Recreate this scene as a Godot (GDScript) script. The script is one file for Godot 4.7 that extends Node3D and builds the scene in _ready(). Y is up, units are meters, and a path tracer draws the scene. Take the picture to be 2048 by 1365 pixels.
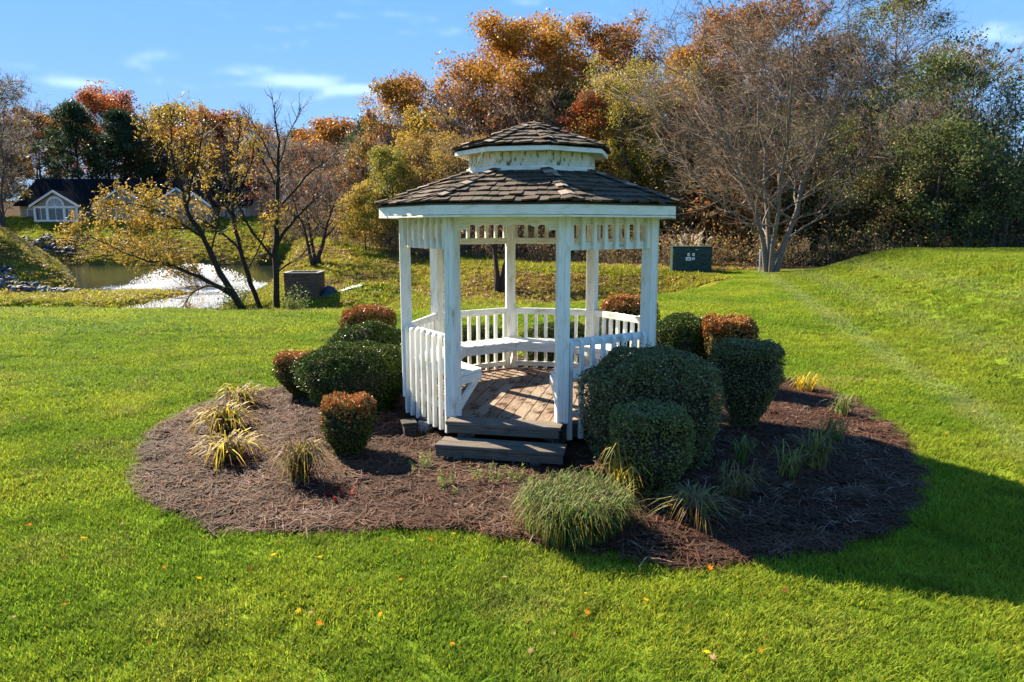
extends Node3D
# A white garden gazebo in a mulch bed on a lawn, in autumn, with a pond and a wood behind it.
# World axes: x to the right, y up, the distance from the viewpoint is -z (written d below).

var rng := RandomNumberGenerator.new()
var taken := {}
var M := {}
var box_cache := {}
var n1 := FastNoiseLite.new()
var n2 := FastNoiseLite.new()
var n3 := FastNoiseLite.new()
var bed := PackedVector2Array()
const GX := 0.25
const GD := 9.0
const TURN := -34.83
const DECK := 0.34


class Geo:
	var v := PackedVector3Array()
	var n := PackedVector3Array()
	var c := PackedColorArray()
	var ix := PackedInt32Array()

	func tri(p: Vector3, q: Vector3, r: Vector3, col: Color) -> void:
		var k := v.size()
		var nn := (r - p).cross(q - p).normalized()
		v.append(p); v.append(q); v.append(r)
		n.append(nn); n.append(nn); n.append(nn)
		c.append(col); c.append(col); c.append(col)
		ix.append(k); ix.append(k + 1); ix.append(k + 2)

	func quad(p: Vector3, q: Vector3, r: Vector3, s: Vector3, col: Color) -> void:
		var k := v.size()
		var nn := (r - p).cross(q - p).normalized()
		v.append(p); v.append(q); v.append(r); v.append(s)
		n.append(nn); n.append(nn); n.append(nn); n.append(nn)
		c.append(col); c.append(col); c.append(col); c.append(col)
		ix.append(k); ix.append(k + 1); ix.append(k + 2)
		ix.append(k); ix.append(k + 2); ix.append(k + 3)

	func quad_out(p: Vector3, q: Vector3, r: Vector3, s: Vector3, out: Vector3, col: Color) -> void:
		if (r - p).cross(q - p).dot(out) < 0.0:
			quad(s, r, q, p, col)
		else:
			quad(p, q, r, s, col)

	func tri_out(p: Vector3, q: Vector3, r: Vector3, out: Vector3, col: Color) -> void:
		if (r - p).cross(q - p).dot(out) < 0.0:
			tri(p, r, q, col)
		else:
			tri(p, q, r, col)

	func leaf(p: Vector3, a: Vector3, b: Vector3, col: Color) -> void:
		# a pointed leaf: a along it, b across it
		quad(p - a, p + b * 0.9 - a * 0.15, p + a, p - b * 0.9 - a * 0.15, col)

	func box(xf: Transform3D, size: Vector3, bev: float, col: Color) -> void:
		var h := size * 0.5
		var g := Vector3(minf(bev, h.x * 0.6), minf(bev, h.y * 0.6), minf(bev, h.z * 0.6))
		var o := xf.origin
		var bs := xf.basis
		for ax in 3:
			var u := (ax + 1) % 3
			var w := (ax + 2) % 3
			for sg in [-1.0, 1.0]:
				var e: Array[Vector3] = []
				for k in [[-1, -1], [1, -1], [1, 1], [-1, 1]]:
					var p := Vector3.ZERO
					p[ax] = sg * h[ax]
					p[u] = k[0] * (h[u] - g[u])
					p[w] = k[1] * (h[w] - g[w])
					e.append(o + bs * p)
				var out := Vector3.ZERO
				out[ax] = sg
				quad_out(e[0], e[1], e[2], e[3], bs * out, col)
			if bev <= 0.0:
				continue
			for su in [-1.0, 1.0]:
				for sw in [-1.0, 1.0]:
					var a := Vector3.ZERO
					var b := Vector3.ZERO
					a[u] = su * h[u]; a[w] = sw * (h[w] - g[w])
					b[w] = sw * h[w]; b[u] = su * (h[u] - g[u])
					a[ax] = h[ax] - g[ax]
					b[ax] = a[ax]
					var a2 := a
					var b2 := b
					a2[ax] = -a[ax]
					b2[ax] = -a[ax]
					var out2 := Vector3.ZERO
					out2[u] = su
					out2[w] = sw
					quad_out(o + bs * a, o + bs * b, o + bs * b2, o + bs * a2, bs * out2, col)
		if bev > 0.0:
			for sx in [-1.0, 1.0]:
				for sy in [-1.0, 1.0]:
					for sz in [-1.0, 1.0]:
						var s := Vector3(sx, sy, sz)
						var p := s * (h - g)
						tri_out(o + bs * (p + Vector3(sx * g.x, 0, 0)), o + bs * (p + Vector3(0, sy * g.y, 0)), o + bs * (p + Vector3(0, 0, sz * g.z)), bs * s, col)

	func tube(pts: Array, rad: Array, sides: int, col: Color, cap := false) -> void:
		var k0 := v.size()
		var t: Vector3 = (pts[1] - pts[0]).normalized()
		var u := t.cross(Vector3.UP if absf(t.y) < 0.9 else Vector3.RIGHT).normalized()
		for j in pts.size():
			if j > 0 and j < pts.size() - 1:
				t = (pts[j + 1] - pts[j - 1]).normalized()
			elif j > 0:
				t = (pts[j] - pts[j - 1]).normalized()
			u = (u - t * u.dot(t)).normalized()
			var w := t.cross(u)
			for i in sides:
				var f := TAU * i / sides
				var d := u * cos(f) + w * sin(f)
				v.append(pts[j] + d * rad[j])
				n.append(d)
				c.append(col)
		for j in pts.size() - 1:
			for i in sides:
				var a := k0 + j * sides + i
				var b := k0 + j * sides + (i + 1) % sides
				ix.append(a); ix.append(b + sides); ix.append(b)
				ix.append(a); ix.append(a + sides); ix.append(b + sides)
		if cap:
			var last: Vector3 = pts[pts.size() - 1]
			for i in sides:
				var b0: int = k0 + (pts.size() - 1) * sides
				tri_out(v[b0 + i], v[b0 + (i + 1) % sides], last, t, col)

	func cone(p: Vector3, q: Vector3, r: float, col: Color) -> void:
		var t := (q - p).normalized()
		var u := t.cross(Vector3.UP if absf(t.y) < 0.9 else Vector3.RIGHT).normalized()
		var w := t.cross(u)
		var k := v.size()
		var d1 := u
		var d2 := u * -0.5 + w * 0.866
		var d3 := u * -0.5 - w * 0.866
		v.append(p + d1 * r); v.append(p + d2 * r); v.append(p + d3 * r); v.append(q)
		n.append(d1); n.append(d2); n.append(d3); n.append(t)
		c.append(col); c.append(col); c.append(col); c.append(col)
		ix.append(k); ix.append(k + 3); ix.append(k + 1)
		ix.append(k + 1); ix.append(k + 3); ix.append(k + 2)
		ix.append(k + 2); ix.append(k + 3); ix.append(k)

	func prism(poly: PackedVector2Array, y0: float, y1: float, xf: Transform3D, col: Color) -> void:
		# poly in the x-z plane of xf, from y0 up to y1
		var tris := Geometry2D.triangulate_polygon(poly)
		for i in tris.size() / 3:
			for y in [y0, y1]:
				var e: Array[Vector3] = []
				for k in 3:
					var p := poly[tris[i * 3 + k]]
					e.append(xf * Vector3(p.x, y, p.y))
				tri_out(e[0], e[1], e[2], xf.basis * Vector3(0, 1.0 if y == y1 else -1.0, 0), col)
		var cw := Geometry2D.is_polygon_clockwise(poly)
		for i in poly.size():
			var p := poly[i]
			var q := poly[(i + 1) % poly.size()]
			var out := Vector3(q.y - p.y, 0, p.x - q.x) * (-1.0 if cw else 1.0)
			quad_out(xf * Vector3(p.x, y0, p.y), xf * Vector3(q.x, y0, q.y), xf * Vector3(q.x, y1, q.y), xf * Vector3(p.x, y1, p.y), xf.basis * out, col)

	func hull4(b: Array, t: Array, col: Color) -> void:
		# a slab between a lower and an upper four-cornered face
		var mid: Vector3 = (b[0] + b[2] + t[0] + t[2]) / 4.0
		quad_out(b[0], b[1], b[2], b[3], (b[0] + b[2]) * 0.5 - mid, col)
		quad_out(t[0], t[1], t[2], t[3], (t[0] + t[2]) * 0.5 - mid, col)
		for i in 4:
			var j := (i + 1) % 4
			quad_out(b[i], b[j], t[j], t[i], (b[i] + b[j] + t[i] + t[j]) / 4.0 - mid, col)

	func mesh() -> ArrayMesh:
		var arr := []
		arr.resize(Mesh.ARRAY_MAX)
		arr[Mesh.ARRAY_VERTEX] = v
		arr[Mesh.ARRAY_NORMAL] = n
		arr[Mesh.ARRAY_COLOR] = c
		arr[Mesh.ARRAY_INDEX] = ix
		var m := ArrayMesh.new()
		m.add_surface_from_arrays(Mesh.PRIMITIVE_TRIANGLES, arr)
		return m


# ---------------------------------------------------------------- naming
func numbered(called: String, parent: Node) -> String:
	var key := str(parent.get_instance_id()) + called
	var k: int = taken.get(key, 0)
	taken[key] = k + 1
	return called if k == 0 else "%s_%03d" % [called, k]


func tag(o: Node, label := "", category := "", group := "", kind := "") -> void:
	if label: o.set_meta("label", label)
	if category: o.set_meta("category", category)
	if group: o.set_meta("group", group)
	if kind: o.set_meta("kind", kind)


func base(called: String, where: Vector3, turn := 0.0) -> Node3D:
	var o := Node3D.new()
	o.name = numbered(called, self)
	add_child(o, true)
	o.position = where
	o.rotation.y = turn
	return o


func hold(called: String, parent: Node) -> Node3D:
	var o := Node3D.new()
	o.name = numbered(called, parent)
	parent.add_child(o, true)
	return o


func put(called: String, m: Mesh, mat: Material, parent: Node = self, xf := Transform3D()) -> MeshInstance3D:
	var o := MeshInstance3D.new()
	o.name = numbered(called, parent)
	o.mesh = m
	o.material_override = mat
	o.transform = xf
	parent.add_child(o, true)
	return o


func many(called: String, m: Mesh, mat: Material, xfs: Array, cols: Array, parent: Node = self) -> MultiMeshInstance3D:
	var mm := MultiMesh.new()
	mm.transform_format = MultiMesh.TRANSFORM_3D
	mm.use_colors = true
	mm.mesh = m
	mm.instance_count = xfs.size()
	for i in xfs.size():
		mm.set_instance_transform(i, xfs[i])
		mm.set_instance_color(i, cols[i])
	var o := MultiMeshInstance3D.new()
	o.name = numbered(called, parent)
	o.multimesh = mm
	o.material_override = mat
	parent.add_child(o, true)
	o.set_meta("kind", "stuff")
	return o


func bar(called: String, size: Vector3, xf: Transform3D, mat: Material, parent: Node, bev := 0.004) -> MeshInstance3D:
	var key := "%.3f %.3f %.3f %.3f" % [size.x, size.y, size.z, bev]
	if not box_cache.has(key):
		var g := Geo.new()
		g.box(Transform3D(), size, bev, Color.WHITE)
		box_cache[key] = g.mesh()
	return put(called, box_cache[key], mat, parent, xf)


func rr(a: float, b: float) -> float:
	return rng.randf_range(a, b)


func rdir() -> Vector3:
	var y := rr(-1, 1)
	var f := rr(0, TAU)
	var s := sqrt(1.0 - y * y)
	return Vector3(cos(f) * s, y, sin(f) * s)


func at(x: float, d: float) -> Vector3:
	return Vector3(x, hgt(x, d), -d)


func tint(c: Color, amount: float) -> Color:
	var k := 1.0 + rr(-amount, amount)
	return Color(c.r * k * (1.0 + rr(-amount, amount) * 0.3), c.g * k, c.b * k * (1.0 + rr(-amount, amount) * 0.3))


# ---------------------------------------------------------------- textures and materials
func img(w: int, h: int, fx: float, fy: float, oct: int, sd: int, shade: Callable) -> ImageTexture:
	# noise of fx by fy cells over the tile, made to join at its edges
	var f := FastNoiseLite.new()
	f.noise_type = FastNoiseLite.TYPE_SIMPLEX_SMOOTH
	f.seed = sd
	f.frequency = 1.0
	f.fractal_octaves = oct
	var im := Image.create(w, h, false, Image.FORMAT_RGB8)
	for y in h:
		var b := float(y) / h
		for x in w:
			var a := float(x) / w
			var q0 := f.get_noise_2d(a * fx, b * fy) * (1 - a) + f.get_noise_2d((a - 1) * fx, b * fy) * a
			var q1 := f.get_noise_2d(a * fx, (b - 1) * fy) * (1 - a) + f.get_noise_2d((a - 1) * fx, (b - 1) * fy) * a
			im.set_pixel(x, y, shade.call(clampf((q0 * (1 - b) + q1 * b) * 0.75 + 0.5, 0, 1)))
	return ImageTexture.create_from_image(im)


func flat(c: Color, rough := 0.8) -> StandardMaterial3D:
	var m := StandardMaterial3D.new()
	m.albedo_color = c.linear_to_srgb()
	m.roughness = rough
	m.metallic_specular = 0.3
	return m


func tri_mat(c: Color, tex: Texture2D, scale: Vector3, rough: float, off := Vector3.ZERO, world := false) -> StandardMaterial3D:
	var m := flat(c, rough)
	m.albedo_texture = tex
	m.uv1_triplanar = true
	m.uv1_world_triplanar = world
	m.uv1_scale = scale
	m.uv1_offset = off
	m.uv1_triplanar_sharpness = 4.0
	return m


func vcol(m: StandardMaterial3D) -> StandardMaterial3D:
	m.vertex_color_use_as_albedo = true
	return m


func grey(a: float, b: float, p := 1.0) -> Callable:
	return func(q: float) -> Color:
		var k := lerpf(a, b, pow(q, p))
		return Color(k, k, k)


func ramp(stops: Array) -> Callable:
	return func(q: float) -> Color:
		for i in stops.size() - 1:
			if q <= stops[i + 1][0]:
				return (stops[i][1] as Color).lerp(stops[i + 1][1], clampf((q - stops[i][0]) / (stops[i + 1][0] - stops[i][0]), 0, 1))
		return stops[stops.size() - 1][1]


func make_materials() -> void:
	var streak := img(256, 256, 3, 46, 4, 3, ramp([[0.0, Color(0.74, 0.73, 0.69)], [0.2, Color(0.91, 0.91, 0.89)], [0.36, Color(0.97, 0.97, 0.96)], [1.0, Color(1, 1, 1)]]))
	var grime := img(256, 256, 4, 9, 5, 8, ramp([[0.0, Color(0.76, 0.73, 0.64)], [0.16, Color(0.9, 0.89, 0.84)], [0.42, Color(0.98, 0.98, 0.96)], [1.0, Color(1, 1, 1)]]))
	var mould := img(256, 256, 10, 4, 5, 18, ramp([[0.0, Color(0.3, 0.26, 0.17)], [0.26, Color(0.6, 0.56, 0.45)], [0.4, Color(0.93, 0.92, 0.87)], [1.0, Color(1, 1, 1)]]))
	var grain := img(512, 512, 3, 70, 4, 5, ramp([[0.0, Color(0.42, 0.39, 0.36)], [0.35, Color(0.76, 0.74, 0.72)], [0.55, Color(0.95, 0.94, 0.93)], [1.0, Color(1, 1, 1)]]))
	var stain := img(512, 512, 2.2, 3.4, 5, 12, ramp([[0.0, Color(0.3, 0.17, 0.1)], [0.3, Color(0.5, 0.36, 0.28)], [0.42, Color(0.9, 0.86, 0.82)], [1.0, Color(1, 0.98, 0.95)]]))
	var blotch := img(512, 512, 9, 9, 6, 21, grey(0.55, 1.35))
	var speck := img(512, 512, 60, 60, 3, 27, grey(0.35, 1.5))
	var bark := img(256, 256, 6, 30, 5, 31, grey(0.3, 1.5))
	for i in 6:
		var m := tri_mat(Color(0.80, 0.80, 0.78), streak, Vector3(1, 1, 1), 0.55, Vector3(0.37 * i, 0.21 * i, 0.63 * i))
		m.detail_enabled = true
		m.detail_albedo = grime
		m.detail_blend_mode = BaseMaterial3D.BLEND_MODE_MUL
		m.uv2_triplanar = true
		m.uv2_scale = Vector3.ONE * 1.3
		m.uv2_offset = Vector3(0.19 * i, 0.4 * i, 0.27 * i)
		M["paint%d" % i] = m
		var w := tri_mat([Color(0.28, 0.225, 0.18), Color(0.34, 0.285, 0.235), Color(0.22, 0.17, 0.135), Color(0.31, 0.265, 0.225), Color(0.25, 0.185, 0.14), Color(0.36, 0.31, 0.26)][i], grain, Vector3(1, 1, 1) * 1.1, 0.75, Vector3(0.31 * i, 0.17 * i, 0.43 * i))
		w.detail_enabled = true
		w.detail_albedo = stain
		w.detail_blend_mode = BaseMaterial3D.BLEND_MODE_MUL
		w.uv2_triplanar = true
		w.uv2_scale = Vector3(1, 1, 1) * 0.8
		w.uv2_offset = Vector3(0.23 * i, 0.41 * i, 0.17 * i)
		M["deck%d" % i] = w
		M["shingle%d" % i] = tri_mat([Color(0.080, 0.056, 0.038), Color(0.092, 0.067, 0.047), Color(0.064, 0.046, 0.033), Color(0.086, 0.056, 0.036), Color(0.108, 0.083, 0.061), Color(0.068, 0.056, 0.034)][i], grain, Vector3(0.9, 0.9, 3.4), 0.9, Vector3(0.29 * i, 0.13 * i, 0.57 * i))
	M.mould = tri_mat(Color(0.72, 0.70, 0.62), mould, Vector3.ONE * 1.4, 0.6)
	M.step = tri_mat(Color(0.125, 0.108, 0.09), grain, Vector3.ONE * 1.2, 0.8)
	M.step2 = tri_mat(Color(0.165, 0.14, 0.115), grain, Vector3.ONE * 1.2, 0.8, Vector3(0.4, 0.2, 0.7))
	M.frame_wood = tri_mat(Color(0.10, 0.085, 0.07), grain, Vector3.ONE, 0.85)
	M.chip = tri_mat(Color(0.34, 0.27, 0.2), grain, Vector3.ONE * 2.0, 0.85)
	M.bark = vcol(tri_mat(Color.WHITE, bark, Vector3(0.9, 0.9, 0.9), 0.9))
	M.twig = vcol(flat(Color.WHITE, 0.85))
	M.leaf = vcol(flat(Color.WHITE, 0.6))
	M.leaf.backlight_enabled = true
	M.leaf.backlight = Color(0.85, 0.85, 0.85)
	M.shrub_leaf = vcol(flat(Color.WHITE, 0.4))
	M.shrub_leaf.metallic_specular = 0.2
	M.shrub_leaf.backlight_enabled = true
	M.shrub_leaf.backlight = Color(0.5, 0.5, 0.5)
	M.grass = vcol(flat(Color.WHITE, 0.65))
	M.grass.metallic_specular = 0.12
	M.grass.backlight_enabled = true
	M.grass.backlight = Color(1, 1, 0.9)
	M.straw = vcol(flat(Color.WHITE, 0.8))
	M.ground = vcol(tri_mat(Color.WHITE, blotch, Vector3.ONE * 0.16, 1.0, Vector3.ZERO, true))
	M.ground.metallic_specular = 0.05
	M.ground.detail_enabled = true
	M.ground.detail_albedo = speck
	M.ground.detail_blend_mode = BaseMaterial3D.BLEND_MODE_MUL
	M.ground.uv2_triplanar = true
	M.ground.uv2_world_triplanar = true
	M.ground.uv2_scale = Vector3.ONE * 0.31
	M.mulch = tri_mat(Color(0.03, 0.015, 0.010), speck, Vector3.ONE * 0.9, 1.0, Vector3.ZERO, true)
	M.mulch.metallic_specular = 0.1
	M.stone = vcol(tri_mat(Color.WHITE, blotch, Vector3.ONE * 0.8, 0.85))
	M.brick = vcol(tri_mat(Color.WHITE, speck, Vector3.ONE * 0.8, 0.9))
	M.white_trim = flat(Color(0.8, 0.8, 0.8), 0.6)
	M.siding = tri_mat(Color(0.33, 0.28, 0.225), streak, Vector3(0.4, 0.4, 0.4), 0.8)
	M.house_roof = tri_mat(Color(0.011, 0.012, 0.015), speck, Vector3.ONE * 0.25, 0.9)
	M.house_roof.specular_mode = BaseMaterial3D.SPECULAR_DISABLED
	M.pane = flat(Color(0.03, 0.035, 0.04), 0.08)
	M.pane.metallic_specular = 0.6
	M.utility_green = tri_mat(Color(0.022, 0.052, 0.046), blotch, Vector3.ONE * 0.5, 0.45)
	M.sticker = flat(Color(0.68, 0.7, 0.7), 0.5)
	M.print = flat(Color(0.04, 0.04, 0.04), 0.6)
	M.concrete = tri_mat(Color(0.3, 0.29, 0.27), blotch, Vector3.ONE * 1.5, 0.9)
	M.dark_block = tri_mat(Color(0.05, 0.045, 0.04), blotch, Vector3.ONE * 2.0, 0.9)
	M.tarp_green = flat(Color(0.16, 0.27, 0.22), 0.55)
	M.tarp_dark = flat(Color(0.02, 0.035, 0.05), 0.5)
	M.plume = vcol(flat(Color.WHITE, 0.8))
	M.plume.backlight_enabled = true
	M.plume.backlight = Color(0.8, 0.8, 0.8)
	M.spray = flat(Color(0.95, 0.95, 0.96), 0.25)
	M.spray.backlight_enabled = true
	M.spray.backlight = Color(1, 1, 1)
	M.cord = flat(Color(0.75, 0.75, 0.74), 0.6)
	M.marker = flat(Color(0.35, 0.5, 0.62), 0.6)
	var f := FastNoiseLite.new()
	f.seed = 4
	f.frequency = 0.035
	f.fractal_octaves = 4
	var nt := NoiseTexture2D.new()
	nt.width = 512
	nt.height = 512
	nt.seamless = true
	nt.as_normal_map = true
	nt.bump_strength = 5.0
	nt.noise = f
	var w := flat(Color(0.018, 0.026, 0.018), 0.06)
	w.metallic_specular = 0.5
	w.normal_enabled = true
	w.normal_texture = nt
	w.normal_scale = 0.14
	w.uv1_triplanar = true
	w.uv1_world_triplanar = true
	w.uv1_scale = Vector3.ONE * 0.22
	M.water = w


# ---------------------------------------------------------------- the lie of the land
func along(pts: Array, x: float) -> float:
	if x <= pts[0][0]:
		return pts[0][1]
	for i in pts.size() - 1:
		if x <= pts[i + 1][0]:
			return lerpf(pts[i][1], pts[i + 1][1], (x - pts[i][0]) / (pts[i + 1][0] - pts[i][0]))
	return pts[pts.size() - 1][1]


const EDGE := [[-60, 21.6], [-15, 21.6], [-6, 20.7], [-3, 21.5], [0, 22.2], [3, 24.0], [6, 26.5], [8.5, 29.7], [10, 33.0]]
const TOE := [[-60, 83.0], [-30, 83.0], [-25, 70.0], [-18, 55.0], [-11, 46.5], [-6.5, 45.0], [0, 42.0], [5.3, 37.0], [8.5, 34.0], [10, 33.0]]
const RIM := [[-60, 91.0], [-30, 91.0], [-25, 82.0], [-18, 66.0], [-11, 60.0], [-6.5, 57.0], [0, 49.0], [5.3, 44.0], [8.4, 38.6], [10, 34.0]]
const RIM_H := [[-60, 1.0], [-25, 1.0], [-18, 1.25], [-11, 0.4], [-6.5, 0.0], [10, 0.0]]
const WEST := [[41, -60.0], [49, -60.0], [50, -29.5], [60, -36.0], [75, -45.0], [85, -52.0]]
const EAST := [[36, -15.5], [43, -16.5], [55, -18.5], [75, -22.5], [86, -26.0]]


func water_depth(x: float, d: float) -> float:
	# how far inside the pond's shore, in metres; negative on land
	var a := along(EAST, d) - x
	var b := x - (-30.0 - (d - 50.0) * 0.66)
	var c := minf(d - 49.0, 84.0 - d)
	var pond := minf(minf(a, b), c)
	var neck := minf(minf(a, x + 21.5), minf(d - 36.6, 60.0 - d))
	var creek := minf(d - 36.6, minf(39.4 + 0.5 * sin(x * 0.4) - d, -7.0 - x))
	return maxf(maxf(pond, neck), creek)


func hgt(x: float, d: float) -> float:
	var h := 0.035 * n1.get_noise_2d(x * 6.0, d * 6.0) + 0.05 * n1.get_noise_2d(x * 1.6, d * 1.6)
	var toe := 3.6 + 0.25 * d
	h += 1.5 * smoothstep(0.0, 5.5, x - toe) * smoothstep(41.0, 30.0, d)
	if x < 10.0 and d > 19.0:
		var e := along(EDGE, x) + 0.5 * n1.get_noise_2d(x * 4.0, 7.0)
		var fd := 1.75 * smoothstep(10.0, 5.0, x)
		var t := along(TOE, x) + 1.2 * n1.get_noise_2d(x * 3.0, 70.0)
		var r := along(RIM, x)
		var rh := along(RIM_H, x)
		if d > e:
			var b := 0.0
			if d < e + 5.0:
				b = -fd * smoothstep(e - 0.5, e + 5.0, d)
			elif d < t:
				b = -fd
			elif d < r:
				var s := (d - t) / (r - t)
				b = lerpf(-fd, rh, lerpf(s, smoothstep(0.0, 1.0, s), 0.6))
			else:
				b = rh + minf(2.1, 0.26 * (d - r)) * smoothstep(-20.0, -30.0, x)
			h = h * 1.4 + b
		var w := water_depth(x, d)
		if w > -1.5:
			h = lerpf(h, minf(h, -2.7), smoothstep(-1.0, 1.2, w))
		# the steep bank on the left
		var xb := -29.5 - maxf(0.0, d - 50.0) * 0.66
		if x < xb and d > 42.0 and d < 84.0:
			h += minf(4.4, (xb - x) * 0.64) * smoothstep(43.0, 50.0, d) * smoothstep(84.0, 74.0, d)
	h += 0.8 * exp(-(pow(x + 8.2, 2.0) / 5.0 + pow(d - 43.2, 2.0) / 3.0))
	h += smoothstep(72.0, 125.0, d) * (3.5 if x > -20.0 else 1.0) + smoothstep(118.0, 190.0, d) * 5.0
	h += 0.25 * n1.get_noise_2d(x * 0.8, d * 0.8) * smoothstep(26.0, 60.0, d)
	return h


func in_bed(x: float, d: float) -> bool:
	return Geometry2D.is_point_in_polygon(Vector2(x, d), bed)


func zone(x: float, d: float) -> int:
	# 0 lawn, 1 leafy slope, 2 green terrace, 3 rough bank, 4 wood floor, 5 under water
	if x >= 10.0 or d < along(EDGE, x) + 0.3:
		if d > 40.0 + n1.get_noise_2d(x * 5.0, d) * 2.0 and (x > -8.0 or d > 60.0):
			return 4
		return 0
	if water_depth(x, d) > 0.0:
		return 5
	var r := along(RIM, x)
	if d > r + 3.5 + n1.get_noise_2d(x * 5.0, d) * 1.5 and (x > -24.0 or d > 112.0):
		return 4
	if x < -17.0 and d > 41.0 and d < 84.0 and x < -20.0:
		return 3
	if d > r - 1.6 or d < along(TOE, x) - 1.0:
		return 2
	return 1


func ground_color(x: float, d: float) -> Color:
	var q := n2.get_noise_2d(x, d) * 0.5 + 0.5
	var q2 := n2.get_noise_2d(x * 3.0 + 40.0, d * 3.0) * 0.5 + 0.5
	match zone(x, d):
		0: return Color(0.10, 0.165, 0.014).lerp(Color(0.145, 0.19, 0.02), q)
		1: return Color(0.15, 0.10, 0.035).lerp(Color(0.19, 0.18, 0.03), smoothstep(0.35, 0.75, q * 0.6 + q2 * 0.4))
		2: return Color(0.15, 0.20, 0.02).lerp(Color(0.18, 0.16, 0.03), smoothstep(0.5, 0.8, q))
		3: return Color(0.16, 0.16, 0.03).lerp(Color(0.12, 0.08, 0.04), smoothstep(0.35, 0.65, q))
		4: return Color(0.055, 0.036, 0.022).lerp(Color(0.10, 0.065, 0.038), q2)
	return Color(0.03, 0.03, 0.018)


func build_ground() -> void:
	var xs := PackedFloat32Array()
	var ds := PackedFloat32Array()
	for q in [-260.0, -200.0, -150.0, -120.0]: xs.append(q)
	var x := -100.0
	while x < -60.0: xs.append(x); x += 1.6
	while x < 42.0: xs.append(x); x += 0.5
	while x < 70.0: xs.append(x); x += 2.0
	for q in [70.0, 90.0, 120.0, 160.0, 220.0, 260.0]: xs.append(q)
	for q in [-60.0, -30.0, -12.0, -5.0, -2.0]: ds.append(q)
	var d := 0.0
	while d < 70.0: ds.append(d); d += 0.5
	while d < 130.0: ds.append(d); d += 1.2
	for q in [130.0, 140.0, 155.0, 175.0, 200.0, 240.0, 300.0]: ds.append(q)
	var g := Geo.new()
	for b in ds:
		for a in xs:
			var h := hgt(a, b)
			g.v.append(Vector3(a, h, -b))
			var nn := Vector3(hgt(a - 0.25, b) - hgt(a + 0.25, b), 0.5, hgt(a, b + 0.25) - hgt(a, b - 0.25))
			g.n.append(nn.normalized())
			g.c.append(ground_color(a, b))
	var w := xs.size()
	for j in ds.size() - 1:
		for i in w - 1:
			var k := j * w + i
			g.ix.append(k); g.ix.append(k + w + 1); g.ix.append(k + 1)
			g.ix.append(k); g.ix.append(k + w); g.ix.append(k + w + 1)
	tag(put("ground", g.mesh(), M.ground), "mown lawn, leafy banks and wood floor", "", "", "structure")
	# the pond
	g = Geo.new()
	g.quad_out(Vector3(-100, -2.0, -36), Vector3(-6, -2.0, -36), Vector3(-6, -2.0, -86), Vector3(-100, -2.0, -86), Vector3.UP, Color.WHITE)
	tag(put("water", g.mesh(), M.water), "dark pond water with a glittering surface", "", "", "structure")


func bed_height(x: float, d: float) -> float:
	var a := Vector2(x - 0.25, d - 9.0).length() / 4.3
	return hgt(x, d) + 0.02 * clampf((1.0 - a) * 4.0, 0.0, 1.0) + 0.02 * n3.get_noise_2d(x * 9.0, d * 9.0) + 0.012


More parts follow.
